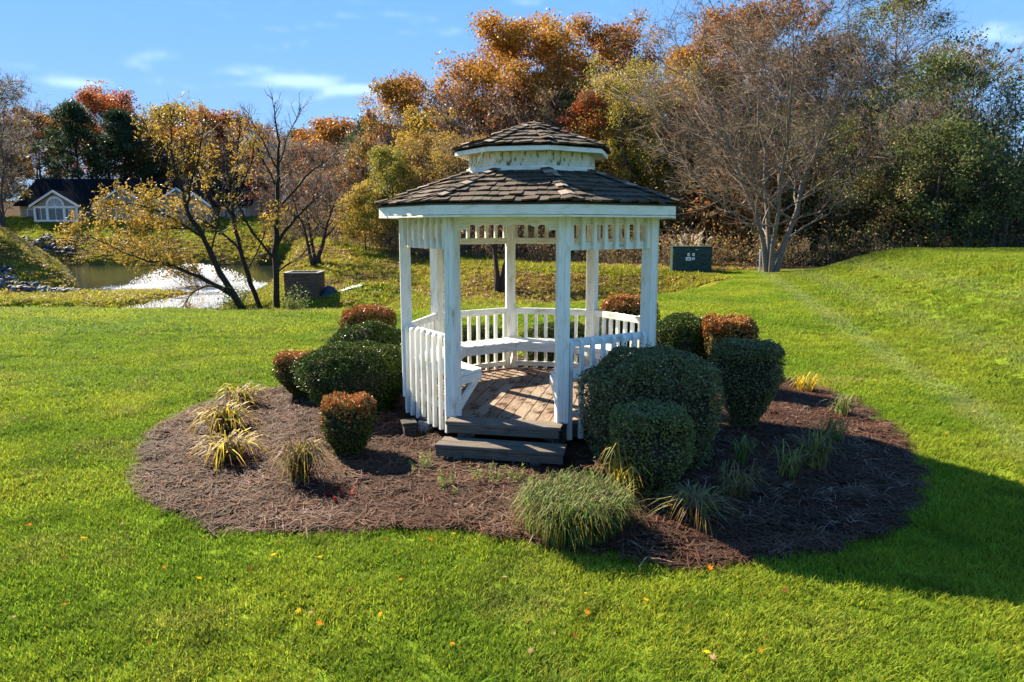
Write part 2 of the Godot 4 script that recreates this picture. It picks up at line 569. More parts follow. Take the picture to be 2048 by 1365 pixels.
func build_bed() -> void:
	var g := Geo.new()
	var tri_n := 36
	var ring := bed.size()
	var centre := Vector2(0.25, 9.0)
	for j in tri_n + 1:
		for i in ring:
			var p := centre.lerp(bed[i], float(j) / tri_n)
			var hh := bed_height(p.x, p.y) if j < tri_n else hgt(p.x, p.y) - 0.03
			g.v.append(Vector3(p.x, hh, -p.y))
			var nn := Vector3(bed_height(p.x - 0.05, p.y) - bed_height(p.x + 0.05, p.y), 0.1, bed_height(p.x, p.y + 0.05) - bed_height(p.x, p.y - 0.05))
			g.n.append(nn.normalized())
			g.c.append(Color.WHITE)
	for j in tri_n:
		for i in ring:
			var a := j * ring + i
			var b := j * ring + (i + 1) % ring
			if (g.v[b + ring] - g.v[a + ring]).cross(g.v[a] - g.v[a + ring]).y > 0.0:
				g.ix.append(a); g.ix.append(a + ring); g.ix.append(b + ring)
				g.ix.append(a); g.ix.append(b + ring); g.ix.append(b)
			else:
				g.ix.append(a); g.ix.append(b + ring); g.ix.append(a + ring)
				g.ix.append(a); g.ix.append(b); g.ix.append(b + ring)
	tag(put("mulch_bed", g.mesh(), M.mulch), "round bed of brown pine straw mulch", "", "", "structure")
	# loose straw lying on it, nobody could count it
	var s := Geo.new()
	for i in 26:
		var p := Vector3(rr(-0.09, 0.09), rr(0.0, 0.03), rr(-0.09, 0.09))
		var f := rr(0, TAU)
		var l := rr(0.04, 0.10)
		var a := Vector3(cos(f), rr(-0.25, 0.25), sin(f)) * l
		var w := Vector3(-sin(f), rr(-0.4, 0.4), cos(f)) * rr(0.0018, 0.0046)
		var m := p + a * 0.1 + Vector3(rr(-0.01, 0.01), 0.006, rr(-0.01, 0.01))
		var k := rr(0.3, 1.7)
		var col := Color(k, k * rr(0.9, 1.06), k * rr(0.8, 1.1))
		s.quad_out(p - a - w, p - a + w, m + w, m - w, Vector3.UP, col)
		s.quad_out(m - w, m + w, p + a + w * 0.6, p + a - w * 0.6, Vector3.UP, col)
	var xfs := []
	var cols := []
	for i in 17000:
		var x := rr(-4.6, 4.9)
		var d := rr(4.7, 13.4)
		if not in_bed(x, d):
			continue
		if d > 10.5 and rng.randf() < 0.5:
			continue
		var q := n2.get_noise_2d(x * 12.0, d * 12.0) * 0.5 + 0.5
		var b := Basis(Vector3.UP, rr(0, TAU)) * Basis(Vector3.RIGHT, rr(-0.15, 0.15))
		var sc := rr(0.7, 1.25)
		xfs.append(Transform3D(b.scaled(Vector3(sc, sc, sc)), Vector3(x, bed_height(x, d) + rr(-0.004, 0.012), -d)))
		var c := Color(0.042, 0.017, 0.009).lerp(Color(0.15, 0.08, 0.048), q * q * rr(0.3, 1.3))
		if rng.randf() < 0.25:
			c = Color(0.075, 0.028, 0.015)
		cols.append(tint(c, 0.3))
	tag(many("mulch_straw", s.mesh(), M.straw, xfs, cols), "loose brown pine straw covering the bed")
	var pale := Geo.new()
	for i in 5:
		var p := Vector3(rr(-0.12, 0.12), rr(0.015, 0.04), rr(-0.12, 0.12))
		var f := rr(0, TAU)
		var a := Vector3(cos(f), rr(-0.2, 0.35), sin(f)) * rr(0.05, 0.11)
		var w := Vector3(-sin(f), 0.2, cos(f)) * rr(0.0012, 0.0026)
		pale.quad_out(p - a - w, p - a + w, p + Vector3.UP * 0.02 + w, p + Vector3.UP * 0.02 - w, Vector3.UP, Color.WHITE)
		pale.quad_out(p + Vector3.UP * 0.02 - w, p + Vector3.UP * 0.02 + w, p + a + w * 0.5, p + a - w * 0.5, Vector3.UP, Color.WHITE)
	xfs = []
	cols = []
	for i in 3400:
		var x := rr(-4.6, 4.9)
		var d := rr(4.7, 12.0)
		if not in_bed(x, d) or n2.get_noise_2d(x * 10.0, d * 10.0) < rr(-0.3, 0.3):
			continue
		xfs.append(Transform3D(Basis(Vector3.UP, rr(0, TAU)), Vector3(x, bed_height(x, d), -d)))
		cols.append(tint([Color(0.24, 0.17, 0.125), Color(0.18, 0.12, 0.085), Color(0.28, 0.21, 0.155), Color(0.20, 0.09, 0.05)][rng.randi() % 4], 0.25))
	tag(many("mulch_straw", pale.mesh(), M.straw, xfs, cols), "pale dry straws scattered over the mulch")


func blade_clump(count: int, radius: float, tall: float, wide: float) -> ArrayMesh:
	var g := Geo.new()
	for i in count:
		var f := rr(0, TAU)
		var r := radius * sqrt(rng.randf())
		var p := Vector3(cos(f) * r, -0.008, sin(f) * r)
		var h := tall * rr(0.55, 1.15)
		var fa := rr(0, TAU)
		var lean := Vector3(cos(fa), 0, sin(fa)) * h * rr(0.3, 1.15)
		var w := Vector3(-sin(fa + rr(-0.7, 0.7)), 0, cos(fa)) * wide * rr(0.7, 1.2)
		var m := p + Vector3.UP * h * 0.62 + lean * 0.4
		var t := p + Vector3.UP * h + lean
		var k := rr(0.5, 1.45)
		var col := Color(k * rr(0.8, 1.3), k, k * rr(0.7, 1.2))
		g.quad(p - w, p + w, m + w * 0.8, m - w * 0.8, col)
		g.tri(m - w * 0.8, m + w * 0.8, t, col)
	return g.mesh()


func grass_color(x: float, d: float) -> Color:
	var q := n2.get_noise_2d(x * 4.0, d * 4.0) * 0.5 + 0.5
	var q2 := n2.get_noise_2d(x * 14.0 + 9.0, d * 14.0) * 0.5 + 0.5
	var c := Color(0.185, 0.285, 0.026).lerp(Color(0.30, 0.36, 0.036), smoothstep(0.3, 0.75, q))
	c = c.lerp(Color(0.08, 0.17, 0.016), smoothstep(0.52, 0.8, q2) * 0.6)
	c = c.lerp(Color(0.34, 0.33, 0.09), smoothstep(0.56, 0.85, n2.get_noise_2d(x * 9.0 - 70.0, d * 9.0) * 0.5 + 0.5) * 0.6)
	c = c.lerp(Color(0.06, 0.075, 0.02), smoothstep(0.66, 0.82, n2.get_noise_2d(x * 22.0 + 31.0, d * 30.0) * 0.5 + 0.5) * 0.7)
	# pale rows of clippings left by the mower round the mound
	var toe := x - (3.6 + 0.25 * d)
	for k in [[0.15, 0.26, 0.42], [1.7, 0.3, 0.42], [3.3, 0.32, 0.4]]:
		var near: float = 1.0 - absf(toe - k[0] + 0.12 * n2.get_noise_2d(x * 7.0, d * 7.0)) / (k[1] + 0.012 * d)
		if near > 0.0 and d > 7.0:
			c = c.lerp(Color(0.30, 0.33, 0.18), near * k[2])
	if toe > 0.5:
		c = c.lerp(Color(0.19, 0.215, 0.03), 0.35)
	return c


func build_grass() -> void:
	var clumps := []
	for i in 4:
		clumps.append(blade_clump(30, 0.085, 0.056, 0.0036))
	var xfs := [[], [], [], []]
	var cols := [[], [], [], []]
	# [from, to, clumps per square metre, spread]
	for band in [[2.6, 6.0, 260.0, 1.0], [6.0, 10.0, 160.0, 1.25], [10.0, 16.0, 85.0, 1.7], [16.0, 41.0, 36.0, 2.7]]:
		var a: float = band[0]
		var b: float = band[1]
		var half := 0.74 * b + 2.0
		var count := int((b - a) * 2.0 * half * band[2])
		for i in count:
			var d := rr(a, b)
			var x := rr(-half, half)
			if absf(x) > 0.74 * d + 2.0 or zone(x, d) != 0 or in_bed(x, d):
				continue
			var sc: float = band[3] * rr(0.8, 1.2)
			var yy: float = rr(0.8, 1.15) * (1.0 + (band[3] - 1.0) * 0.25)
			var k := rng.randi() % 4
			xfs[k].append(Transform3D(Basis(Vector3.UP, rr(0, TAU)).scaled(Vector3(sc, yy, sc)), at(x, d)))
			cols[k].append(tint(grass_color(x, d), 0.16))
	for k in 4:
		tag(many("lawn_grass", clumps[k], M.grass, xfs[k], cols[k]), "short bright green turf of the mown lawn")
	# rougher grass and leaf litter on the banks beyond
	var tuft := blade_clump(22, 0.22, 0.16, 0.016)
	var flake := Geo.new()
	for i in 14:
		var p := Vector3(rr(-0.3, 0.3), rr(0.02, 0.09), rr(-0.3, 0.3))
		var f := rr(0, TAU)
		var aa := Vector3(cos(f), rr(-0.5, 0.5), sin(f)) * rr(0.04, 0.07)
		var bb := Vector3(-sin(f), rr(-0.7, 0.7), cos(f)) * rr(0.03, 0.06)
		var k := rr(0.6, 1.4)
		flake.leaf(p, aa, bb, Color(k, k * rr(0.85, 1.1), k))
	var gx := []
	var gc := []
	var lx := []
	var lc := []
	for i in 52000:
		var d := 33.0 + 72.0 * pow(rng.randf(), 1.4)
		var x := rr(-0.76 * d - 2.0, minf(0.5 * d, 14.0))
		var z := zone(x, d)
		if z == 0 or z == 5:
			continue
		var p := at(x, d)
		var q := n2.get_noise_2d(x, d) * 0.5 + 0.5
		var leafy: float = [0.0, 0.6, 0.12, 0.35, 0.9][z]
		if z == 1:
			leafy = lerpf(0.7, 0.12, smoothstep(0.3, 0.6, q))
		if z == 4 and x > -24.0 and d > along(RIM, x) + 25.0:
			continue
		var sc := rr(0.7, 1.3)
		if rng.randf() < leafy:
			lx.append(Transform3D(Basis(Vector3.UP, rr(0, TAU)).scaled(Vector3.ONE * sc * (1.0 + d * 0.004)), p))
			lc.append(tint([Color(0.24, 0.15, 0.055), Color(0.32, 0.21, 0.09), Color(0.17, 0.10, 0.045), Color(0.30, 0.19, 0.05)][rng.randi() % 4], 0.25))
		else:
			gx.append(Transform3D(Basis(Vector3.UP, rr(0, TAU)).scaled(Vector3(sc, sc * rr(0.5, 1.1), sc) * (1.0 + d * 0.004)), p))
			gc.append(tint(Color(0.21, 0.25, 0.03).lerp(Color(0.38, 0.31, 0.06), rng.randf() if z != 2 else rng.randf() * 0.5), 0.2))
	tag(many("bank_grass", tuft, M.grass, gx, gc), "rough yellow green grass on the banks round the pond")
	tag(many("leaf_litter", flake.mesh(), M.leaf, lx, lc), "brown fallen leaves lying thickly on the far slope")


# ---------------------------------------------------------------- gazebo
func side_basis(k: int) -> Basis:
	var m := deg_to_rad(45.0 * k + 22.5)
	return Basis(Vector3(cos(m), 0, -sin(m)), Vector3.UP, Vector3(sin(m), 0, cos(m)))


func side_xf(k: int, along_: float, y: float, out: float) -> Transform3D:
	var b := side_basis(k)
	return Transform3D(b, b * Vector3(along_, y, out))


func corner(k: int, r: float, y: float) -> Vector3:
	var a := deg_to_rad(45.0 * k)
	return Vector3(sin(a) * r, y, cos(a) * r)


func upright(b: Basis) -> Basis:
	return Basis(b.y, b.x, -b.z)


func paint() -> Material:
	return M["paint%d" % (rng.randi() % 6)]


func octagon(r: float) -> PackedVector2Array:
	var p := PackedVector2Array()
	for k in 8:
		var c := corner(k, r, 0)
		p.append(Vector2(c.x, c.z))
	return p


func shingle_roof(roof: Node3D, a0: float, y0: float, a1: float, y1: float, courses: int, wide: float, fronts: Array) -> void:
	# a0, y0: distance from the axis to the middle of a side, and height, at the eave; a1, y1 at the top
	var rise := y1 - y0
	var tilt := Vector2(a0 - a1, rise).normalized()
	var lift := Vector2(tilt.y, tilt.x)   # outwards from the roof plane (out, up)
	var tn := tan(PI / 8)
	for k in 8:
		var own: bool = k in fronts
		var merged := Geo.new()
		for row in courses:
			var s0 := float(row) / courses
			var s1 := minf(1.0, (row + 1.55) / courses)
			var out0 := lerpf(a0, a1, s0)
			var out1 := lerpf(a0, a1, s1)
			var h0 := lerpf(y0, y1, s0)
			var h1 := lerpf(y0, y1, s1)
			var x := -out0 * tn - rr(0.0, wide * 0.5)
			while x < out0 * tn - 0.02:
				var w := wide * rr(0.65, 1.3)
				if out0 * tn - (x + w) < wide * 0.4:
					w = out0 * tn - x
				var l0 := maxf(x + 0.003, -out0 * tn)
				var r0 := minf(x + w - 0.003, out0 * tn)
				var l1 := clampf(x + 0.003, -out1 * tn, out1 * tn - 0.005)
				var r1 := clampf(x + w - 0.003, -out1 * tn + 0.005, out1 * tn)
				var thick := 0.017 * rr(0.7, 1.4)
				var up := 0.012 + rr(0.0, 0.006) + (rr(0.0, 0.014) if rng.randf() < 0.08 else 0.0)
				var slip := rr(-0.013, 0.01)
				x += w
				if r0 - l0 < 0.02:
					continue
				var lo := []
				var hi := []
				for e in [[l0, out0 + slip, h0 - slip * rise / (a0 - a1), up], [r0, out0 + slip * rr(0.5, 1.4), h0 - slip * rise / (a0 - a1), up + rr(-0.008, 0.012)], [r1, out1, h1, 0.002], [l1, out1, h1, 0.002]]:
					var bb := Vector3(e[0], e[2] + lift.y * e[3], e[1] + lift.x * e[3])
					lo.append(bb)
					hi.append(bb + Vector3(0, lift.y, lift.x) * (thick if e[3] > 0.005 else 0.008))
				if own:
					var g := Geo.new()
					g.hull4(lo, hi, Color.WHITE)
					put("shingle", g.mesh(), M["shingle%d" % (rng.randi() % 6)], roof, Transform3D(side_basis(k), Vector3.ZERO))
				else:
					merged.hull4(lo, hi, Color.WHITE)
		if not own:
			var o := put("shingle_course", merged.mesh(), M["shingle%d" % (k % 3)], roof, Transform3D(side_basis(k), Vector3.ZERO))
			o.set_meta("kind", "stuff")
		# the boards under the shingles
		var d := Geo.new()
		var lo2 := []
		var hi2 := []
		for e in [[-a0 * tn, a0 - 0.03, y0], [a0 * tn, a0 - 0.03, y0], [a1 * tn, a1, y1], [-a1 * tn, a1, y1]]:
			var bb := Vector3(e[0], e[2], e[1])
			lo2.append(bb - Vector3(0, lift.y, lift.x) * 0.018)
			hi2.append(bb)
		d.hull4(lo2, hi2, Color.WHITE)
		put("roof_board", d.mesh(), M.frame_wood, roof, Transform3D(side_basis(k), Vector3.ZERO))
		# cap pieces along the hip at the side's left corner
		if k in [0, 1, 2, 7]:
			var p0 := corner(k, (a0 + 0.01) / cos(PI / 8), y0 + 0.035)
			var p1 := corner(k, a1 / cos(PI / 8), y1 + 0.035)
			var pieces := courses + 2
			for i in pieces:
				if rng.randf() < 0.18:
					continue
				var q0 := p0.lerp(p1, float(i) / pieces)
				var q1 := p0.lerp(p1, minf(1.0, (i + 1.25) / pieces))
				var dir := (q1 - q0).normalized()
				for s in [-1.0, 1.0]:
					var sb := side_basis((k + 8 - (1 if s < 0 else 0)) % 8)
					var across: Vector3 = sb.x * s
					across = (across - dir * across.dot(dir) - Vector3.UP * 0.05).normalized() * rr(0.055, 0.085)
					var g2 := Geo.new()
					var upv := Vector3.UP * 0.009
					var raise := Vector3.UP * rr(0.008, 0.015)
					g2.hull4([q0 + raise, q0 + raise + across, q1 + across, q1], [q0 + raise + upv, q0 + raise + across + upv, q1 + across + upv * 0.6, q1 + upv * 0.6], Color.WHITE)
					put("hip_cap", g2.mesh(), M.chip if rng.randf() < 0.22 else M["shingle%d" % [0, 1, 4, 3][rng.randi() % 4]], roof)


func build_gazebo() -> void:
	var top := base("gazebo", Vector3(GX, hgt(GX, GD), -GD), deg_to_rad(TURN))
	tag(top, "white wooden octagonal gazebo with a two tiered shingle roof in the mulch bed", "gazebo")
	var tn := tan(PI / 8)
	# deck: boards run away from the entrance, cut to the octagon
	var deck := hold("deck", top)
	var b0 := side_basis(0)
	var oct := PackedVector2Array()
	for k in 8:
		var c := b0.inverse() * corner(k, 1.585, 0)
		oct.append(Vector2(c.x, c.z))
	var x := -1.6
	while x < 1.6:
		var strip := PackedVector2Array([Vector2(x, -2), Vector2(x + 0.1375, -2), Vector2(x + 0.1375, 2), Vector2(x, 2)])
		for poly in Geometry2D.intersect_polygons(oct, strip):
			var turned := PackedVector2Array()
			for p in poly:
				turned.append(Vector2(p.y, -p.x))
			var g := Geo.new()
			g.prism(turned, DECK - 0.036, DECK + rr(-0.002, 0.002), Transform3D(), Color.WHITE)
			# the grain runs along the board's own x
			put("deck_board", g.mesh(), M["deck%d" % (rng.randi() % 6)], deck, Transform3D(b0 * Basis(Vector3.UP, PI / 2).inverse(), Vector3.ZERO))
		x += 0.148
	for k in 8:
		bar("rim_joist", Vector3(2 * 1.43 * tn, 0.15, 0.04), side_xf(k, 0, DECK - 0.036 - 0.077, 1.43), M.frame_wood, deck)
		bar("pier", Vector3(0.2, 0.3, 0.2), Transform3D(side_basis(k), corner(k, 1.3, 0.02)), M.concrete, deck)
	# posts
	for k in 8:
		var a := deg_to_rad(45.0 * k)
		var rb := Basis(Vector3(cos(a), 0, -sin(a)), Vector3.UP, Vector3(sin(a), 0, cos(a)))
		var g := Geo.new()
		var hgt_ := 2.24
		g.box(Transform3D(Basis(), Vector3(0, 0.033, 0)), Vector3(hgt_, 0.061, 0.127), 0.004, Color.WHITE)
		g.box(Transform3D(Basis(), Vector3(0, -0.033, 0)), Vector3(hgt_, 0.061, 0.127), 0.004, Color.WHITE)
		g.box(Transform3D(), Vector3(hgt_ - 0.02, 0.02, 0.115), 0.0, Color.WHITE)
		put("post", g.mesh(), M["paint%d" % (k % 6)], top, Transform3D(upright(rb), corner(k, 1.555, DECK + hgt_ / 2)))
	# railings, friezes and benches on the seven closed sides
	for k in range(1, 8):
		var rail := hold("railing", top)
		bar("top_rail", Vector3(1.10, 0.088, 0.038), side_xf(k, 0, DECK + 0.845, 1.437), paint(), rail)
		bar("bottom_rail", Vector3(1.10, 0.07, 0.038), side_xf(k, 0, DECK + 0.07, 1.437), paint(), rail)
		for i in 8:
			var pb := Geo.new()
			var hh := 1.09
			var w := 0.021
			# a picket of square section whose head is cut to a slant
			pb.hull4([Vector3(-hh / 2, -w, -w), Vector3(-hh / 2, w, -w), Vector3(-hh / 2, w, w), Vector3(-hh / 2, -w, w)], [Vector3(hh / 2 - 0.045, -w, -w), Vector3(hh / 2 - 0.045, w, -w), Vector3(hh / 2, w, w), Vector3(hh / 2, -w, w)], Color.WHITE)
			var xf := side_xf(k, (i - 3.5) * 0.148 + rr(-0.004, 0.004), DECK - 0.195 + hh / 2 + rr(-0.006, 0.006), 1.479)
			put("picket", pb.mesh(), paint(), rail, Transform3D(upright(xf.basis) * Basis(Vector3.UP, rr(-0.006, 0.006)), xf.origin))
		var fr := hold("frieze", top)
		bar("frieze_board", Vector3(1.12, 0.10, 0.036), side_xf(k, 0, 2.47, 1.437), paint(), fr)
		bar("frieze_board", Vector3(1.12, 0.082, 0.036), side_xf(k, 0, 2.195, 1.437), paint(), fr)
		for i in 8:
			var xf := side_xf(k, (i - 3.5) * 0.15 + rr(-0.003, 0.003), 2.335, 1.478)
			bar("slat", Vector3(0.36, 0.047, 0.044), Transform3D(upright(xf.basis), xf.origin), paint(), fr)
		var bench := hold("bench", top)
		for plank in [[1.408, 1.262], [1.256, 1.112], [1.106, 0.962]]:
			var o0: float = plank[0]
			var o1: float = plank[1]
			var g := Geo.new()
			var e0 := o0 * tn - 0.004
			var e1 := o1 * tn - 0.004
			if k == 1: pass
			g.prism(PackedVector2Array([Vector2(-e0, o0), Vector2(e0, o0), Vector2(e1, o1), Vector2(-e1, o1)]), 0.76, 0.795, Transform3D(), Color.WHITE)
			put("seat_plank", g.mesh(), paint(), bench, Transform3D(side_basis(k), Vector3.ZERO))
		bar("apron", Vector3(2 * 0.99 * tn - 0.01, 0.09, 0.034), side_xf(k, 0, 0.712, 0.99), paint(), bench)
	for k in range(1, 9):
		var br := Basis(Vector3.UP, deg_to_rad(45.0 * k))
		var p0 := corner(k, 1.49, DECK + 0.06)
		var p1 := corner(k, 1.10, 0.735)
		var dir := (p1 - p0).normalized()
		var zz := br.x
		var bs := Basis(dir, zz.cross(dir), zz)
		bar("bench_brace", Vector3((p1 - p0).length(), 0.085, 0.038), Transform3D(bs, (p0 + p1) / 2), paint(), top)
	for e in [[0, 1], [1, -1]]:
		# the closed ends of the bench beside the entrance
		var rb := Basis(Vector3.UP, deg_to_rad(45.0 * e[0]))
		var mid := corner(e[0], 1.27, 0.712)
		bar("bench_end", Vector3(0.42, 0.09, 0.034), Transform3D(Basis(-rb.z, Vector3.UP, rb.x), mid), paint(), top)
	# scalloped board over the entrance
	var sc := PackedVector2Array([Vector2(-0.535, 2.52), Vector2(0.535, 2.52), Vector2(0.535, 2.36), Vector2(0.47, 2.36)])
	for i in 25:
		var t := i / 24.0
		var xx := lerpf(0.45, -0.45, t)
		var u := absf(xx) / 0.45
		var drop := 0.03 + 0.045 * absf(sin(u * PI * 1.5))
		sc.append(Vector2(xx, 2.36 + drop * smoothstep(1.0, 0.86, u)))
	sc.append(Vector2(-0.47, 2.36))
	sc.append(Vector2(-0.535, 2.36))
	var sg := Geo.new()
	sg.prism(sc, -0.018, 0.018, Transform3D(Basis(Vector3.RIGHT, Vector3(0, 0, 1), Vector3.UP), Vector3.ZERO), Color.WHITE)
	put("scalloped_board", sg.mesh(), M.paint2, top, Transform3D(side_basis(0), side_basis(0) * Vector3(0, 0, 1.44)))
	# fascia of eight boards, each over a thin lip
	for k in 8:
		bar("fascia_board", Vector3(2 * 1.709 * tn - 0.003, 0.108, 0.03), side_xf(k, 0, 2.515 + 0.056, 1.694), M["paint%d" % ((k * 2 + 1) % 6)], top, 0.003)
		bar("fascia_lip", Vector3(2 * 1.712 * tn - 0.003, 0.02, 0.034), side_xf(k, 0, 2.50, 1.694), M["paint%d" % (k % 6)], top, 0.003)
		bar("soffit_board", Vector3(2 * 1.50 * tn, 0.02, 0.24), side_xf(k, 0, 2.53, 1.555), M["paint%d" % (k % 6)], top, 0.003)
	var roof := hold("lower_roof", top)
	shingle_roof(roof, 1.745, 2.628, 0.70, 3.02, 7, 0.125, [0, 1, 7])
	# lantern
	var lan := hold("lantern", top)
	for k in 8:
		bar("lantern_panel", Vector3(2 * 0.72 * tn, 0.36, 0.02), side_xf(k, 0, 3.13, 0.71), M.mould, lan, 0.002)
		bar("lantern_trim", Vector3(2 * 0.745 * tn, 0.068, 0.026), side_xf(k, 0, 3.035, 0.733), M["paint%d" % (k % 6)], lan, 0.002)
		var so := Geo.new()
		so.prism(PackedVector2Array([Vector2(-0.85 * tn, 0.85), Vector2(0.85 * tn, 0.85), Vector2(0.70 * tn, 0.70), Vector2(-0.70 * tn, 0.70)]), 3.225, 3.24, Transform3D(), Color.WHITE)
		put("lantern_soffit", so.mesh(), M.mould, lan, Transform3D(side_basis(k), Vector3.ZERO))
		bar("lantern_fascia", Vector3(2 * 0.872 * tn - 0.002, 0.05, 0.022), side_xf(k, 0, 3.243, 0.861), M["paint%d" % ((k + 3) % 6)], lan, 0.002)
	var roof2 := hold("upper_roof", top)
	shingle_roof(roof2, 0.90, 3.272, 0.02, 3.60, 6, 0.115, [0, 1, 7])
	# a loose white cord hanging from the lantern's eave
	var cg := Geo.new()
	var c0 := corner(0, 0.965, 3.26)
	var c1 := corner(0, 0.98, 3.02) + Vector3(-0.16, 0, -0.02)
	cg.tube([c0, c0.lerp(c1, 0.3) + Vector3(0, -0.03, 0.02), c0.lerp(c1, 0.7) + Vector3(0.01, -0.02, 0.02), c1], [0.004, 0.004, 0.004, 0.004], 5, Color.WHITE)
	put("loose_cord", cg.mesh(), M.cord, top)
	# two steps down to the bed
	var s1 := hold("upper_step", top)
	bar("tread", Vector3(1.24, 0.04, 0.235), side_xf(0, 0.01, DECK - 0.005, 1.585), M.step2, s1, 0.006)
	bar("riser", Vector3(1.2, 0.085, 0.035), side_xf(0, 0.01, DECK - 0.066, 1.685), M.step, s1, 0.005)
	var s2 := hold("lower_step", top)
	bar("tread", Vector3(1.32, 0.04, 0.155), side_xf(0, 0.04, 0.172, 1.79), M.step2, s2, 0.006)
	bar("tread", Vector3(1.34, 0.04, 0.15), side_xf(0, 0.04, 0.174, 1.947), M.step, s2, 0.006)
	bar("riser", Vector3(1.32, 0.085, 0.04), side_xf(0, 0.04, 0.110, 1.995), M.step, s2, 0.005)
	for sx in [-0.38, 0.42]:
		bar("foot", Vector3(0.1, 0.2, 0.25), side_xf(0, sx, 0.02, 1.9), M.frame_wood, s2, 0.005)


func build_bed_objects() -> void:
	var k := 0
	for e in [[-1.19, 8.1, 0.3, 0.26, "dark timber offcut lying end on beside the gazebo steps"], [-0.98, 8.3, -0.4, 0.3, "grey concrete block leaning under the gazebo floor left of the steps"]]:
		var o := base("block", Vector3(e[0], bed_height(e[0], e[1]), -e[1]), e[2])
		tag(o, e[4], "block")
		bar("block_body", Vector3(0.14, 0.15, e[3]), Transform3D(Basis(), Vector3(0, 0.07, 0)), M.dark_block if k == 0 else M.concrete, o, 0.01)
		bar("block_cap", Vector3(0.17, 0.03, e[3] * 0.8), Transform3D(Basis(), Vector3(0, 0.162, 0)), M.dark_block, o, 0.005)
		k += 1


# ---------------------------------------------------------------- clipped shrubs
func shrub(label: String, group: String, x: float, d: float, rx: float, rz: float, h: float, bottom: float, boxy: float, cols: Array, tips: Array, turn := 0.0) -> void:
	# bottom: radius at the ground over the widest radius; boxy: 2 is a round dome, 6 a clipped block
	var o := base("clipped_shrub", Vector3(x, bed_height(x, d) if in_bed(x, d) else hgt(x, d), -d), turn)
	tag(o, label, "shrub", group)
	var lump := FastNoiseLite.new()
	lump.seed = int(x * 100) + int(d * 37)
	lump.frequency = 2.2
	lump.fractal_octaves = 3
	var prof := func(v: float) -> float:
		var low := lerpf(bottom, 1.0, smoothstep(0.0, 0.62, v))
		var q := clampf((v - 0.45) / 0.55, 0.0, 1.0)
		return low * pow(maxf(0.0, 1.0 - pow(q, boxy)), 1.0 / boxy)
	var point := func(f: float, v: float, k: float) -> Vector3:
		var r: float = prof.call(v)
		var ca := cos(f)
		var sa := sin(f)
		var e := 2.0 / minf(boxy, 2.5)
		var p := Vector3(signf(ca) * pow(absf(ca), e) * rx * r, v * h, signf(sa) * pow(absf(sa), e) * rz * r)
		var q := lump.get_noise_3d(p.x + x, p.y, p.z + d)
		return Vector3(p.x, 0, p.z) * (k + q * 0.2) + Vector3(0, p.y * (1.0 + q * 0.07 * v) * lerpf(0.94, 1.0, k), 0)
	# dark twiggy inside
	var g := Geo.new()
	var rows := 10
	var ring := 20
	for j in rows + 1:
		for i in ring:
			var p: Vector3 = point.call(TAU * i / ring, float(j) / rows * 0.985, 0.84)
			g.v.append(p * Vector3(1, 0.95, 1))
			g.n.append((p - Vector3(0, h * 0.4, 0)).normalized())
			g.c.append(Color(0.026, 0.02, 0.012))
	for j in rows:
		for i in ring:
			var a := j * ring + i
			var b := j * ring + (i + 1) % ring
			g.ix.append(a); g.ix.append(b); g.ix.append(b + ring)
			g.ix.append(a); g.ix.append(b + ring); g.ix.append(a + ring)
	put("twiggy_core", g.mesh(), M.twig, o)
	var st := Geo.new()
	for i in 5:
		var f := rr(0, TAU)
		st.tube([Vector3(cos(f) * 0.02, -0.05, sin(f) * 0.02), Vector3(cos(f) * rx * bottom * 0.5, h * 0.2, sin(f) * rz * bottom * 0.5), Vector3(cos(f) * rx * 0.5, h * 0.5, sin(f) * rz * 0.5)], [0.02, 0.016, 0.008], 5, Color(0.05, 0.04, 0.03))
	put("stem", st.mesh(), M.twig, o)
	var lg := Geo.new()
	var area := PI * (rx + rz) * h * 1.1 + PI * rx * rz
	var count := int(area * (5200.0 if boxy < 4.0 else 7200.0))
	for i in count:
		var f := rr(0, TAU)
		var v := rr(0.0, 1.0)
		if rng.randf() < 0.36:
			v = 1.0 - 0.14 * pow(rng.randf(), 1.5) * (1.0 if boxy > 3 else 2.4)
		var p: Vector3
		if boxy > 3.0 and rng.randf() < 0.2:
			p = point.call(f, 0.985, 1.0)
			var s := sqrt(rng.randf())
			p = Vector3(p.x * s, h * rr(0.955, 1.02) + lump.get_noise_2d(p.x * s + x, p.z * s + d) * 0.05, p.z * s)
			v = 1.0
		else:
			p = point.call(f, v, rr(0.87, 1.05))
		var out := Vector3(p.x / rx, (p.y / h - 0.45) * 1.2, p.z / rz).normalized()
		var a := (out * 0.8 + rdir() * 0.9).normalized()
		var b := a.cross(rdir()).normalized()
		var c: Color = cols[rng.randi() % cols.size()]
		var sz := rr(0.011, 0.02)
		if tips.size() and rng.randf() < smoothstep(0.66, 1.0, p.y / h) * 0.85 + 0.1 * smoothstep(0.2, 0.8, p.y / h):
			c = tips[rng.randi() % tips.size()]
			sz *= 1.35
			if rng.randf() < 0.12:
				p.y += rr(0.0, 0.05)
		elif rng.randf() < 0.012:
			p += out * rr(0.02, 0.06)
		lg.leaf(p, a * sz, b * sz * 0.55, tint(c, 0.3))
	put("leaves", lg.mesh(), M.shrub_leaf, o).set_meta("kind", "stuff")


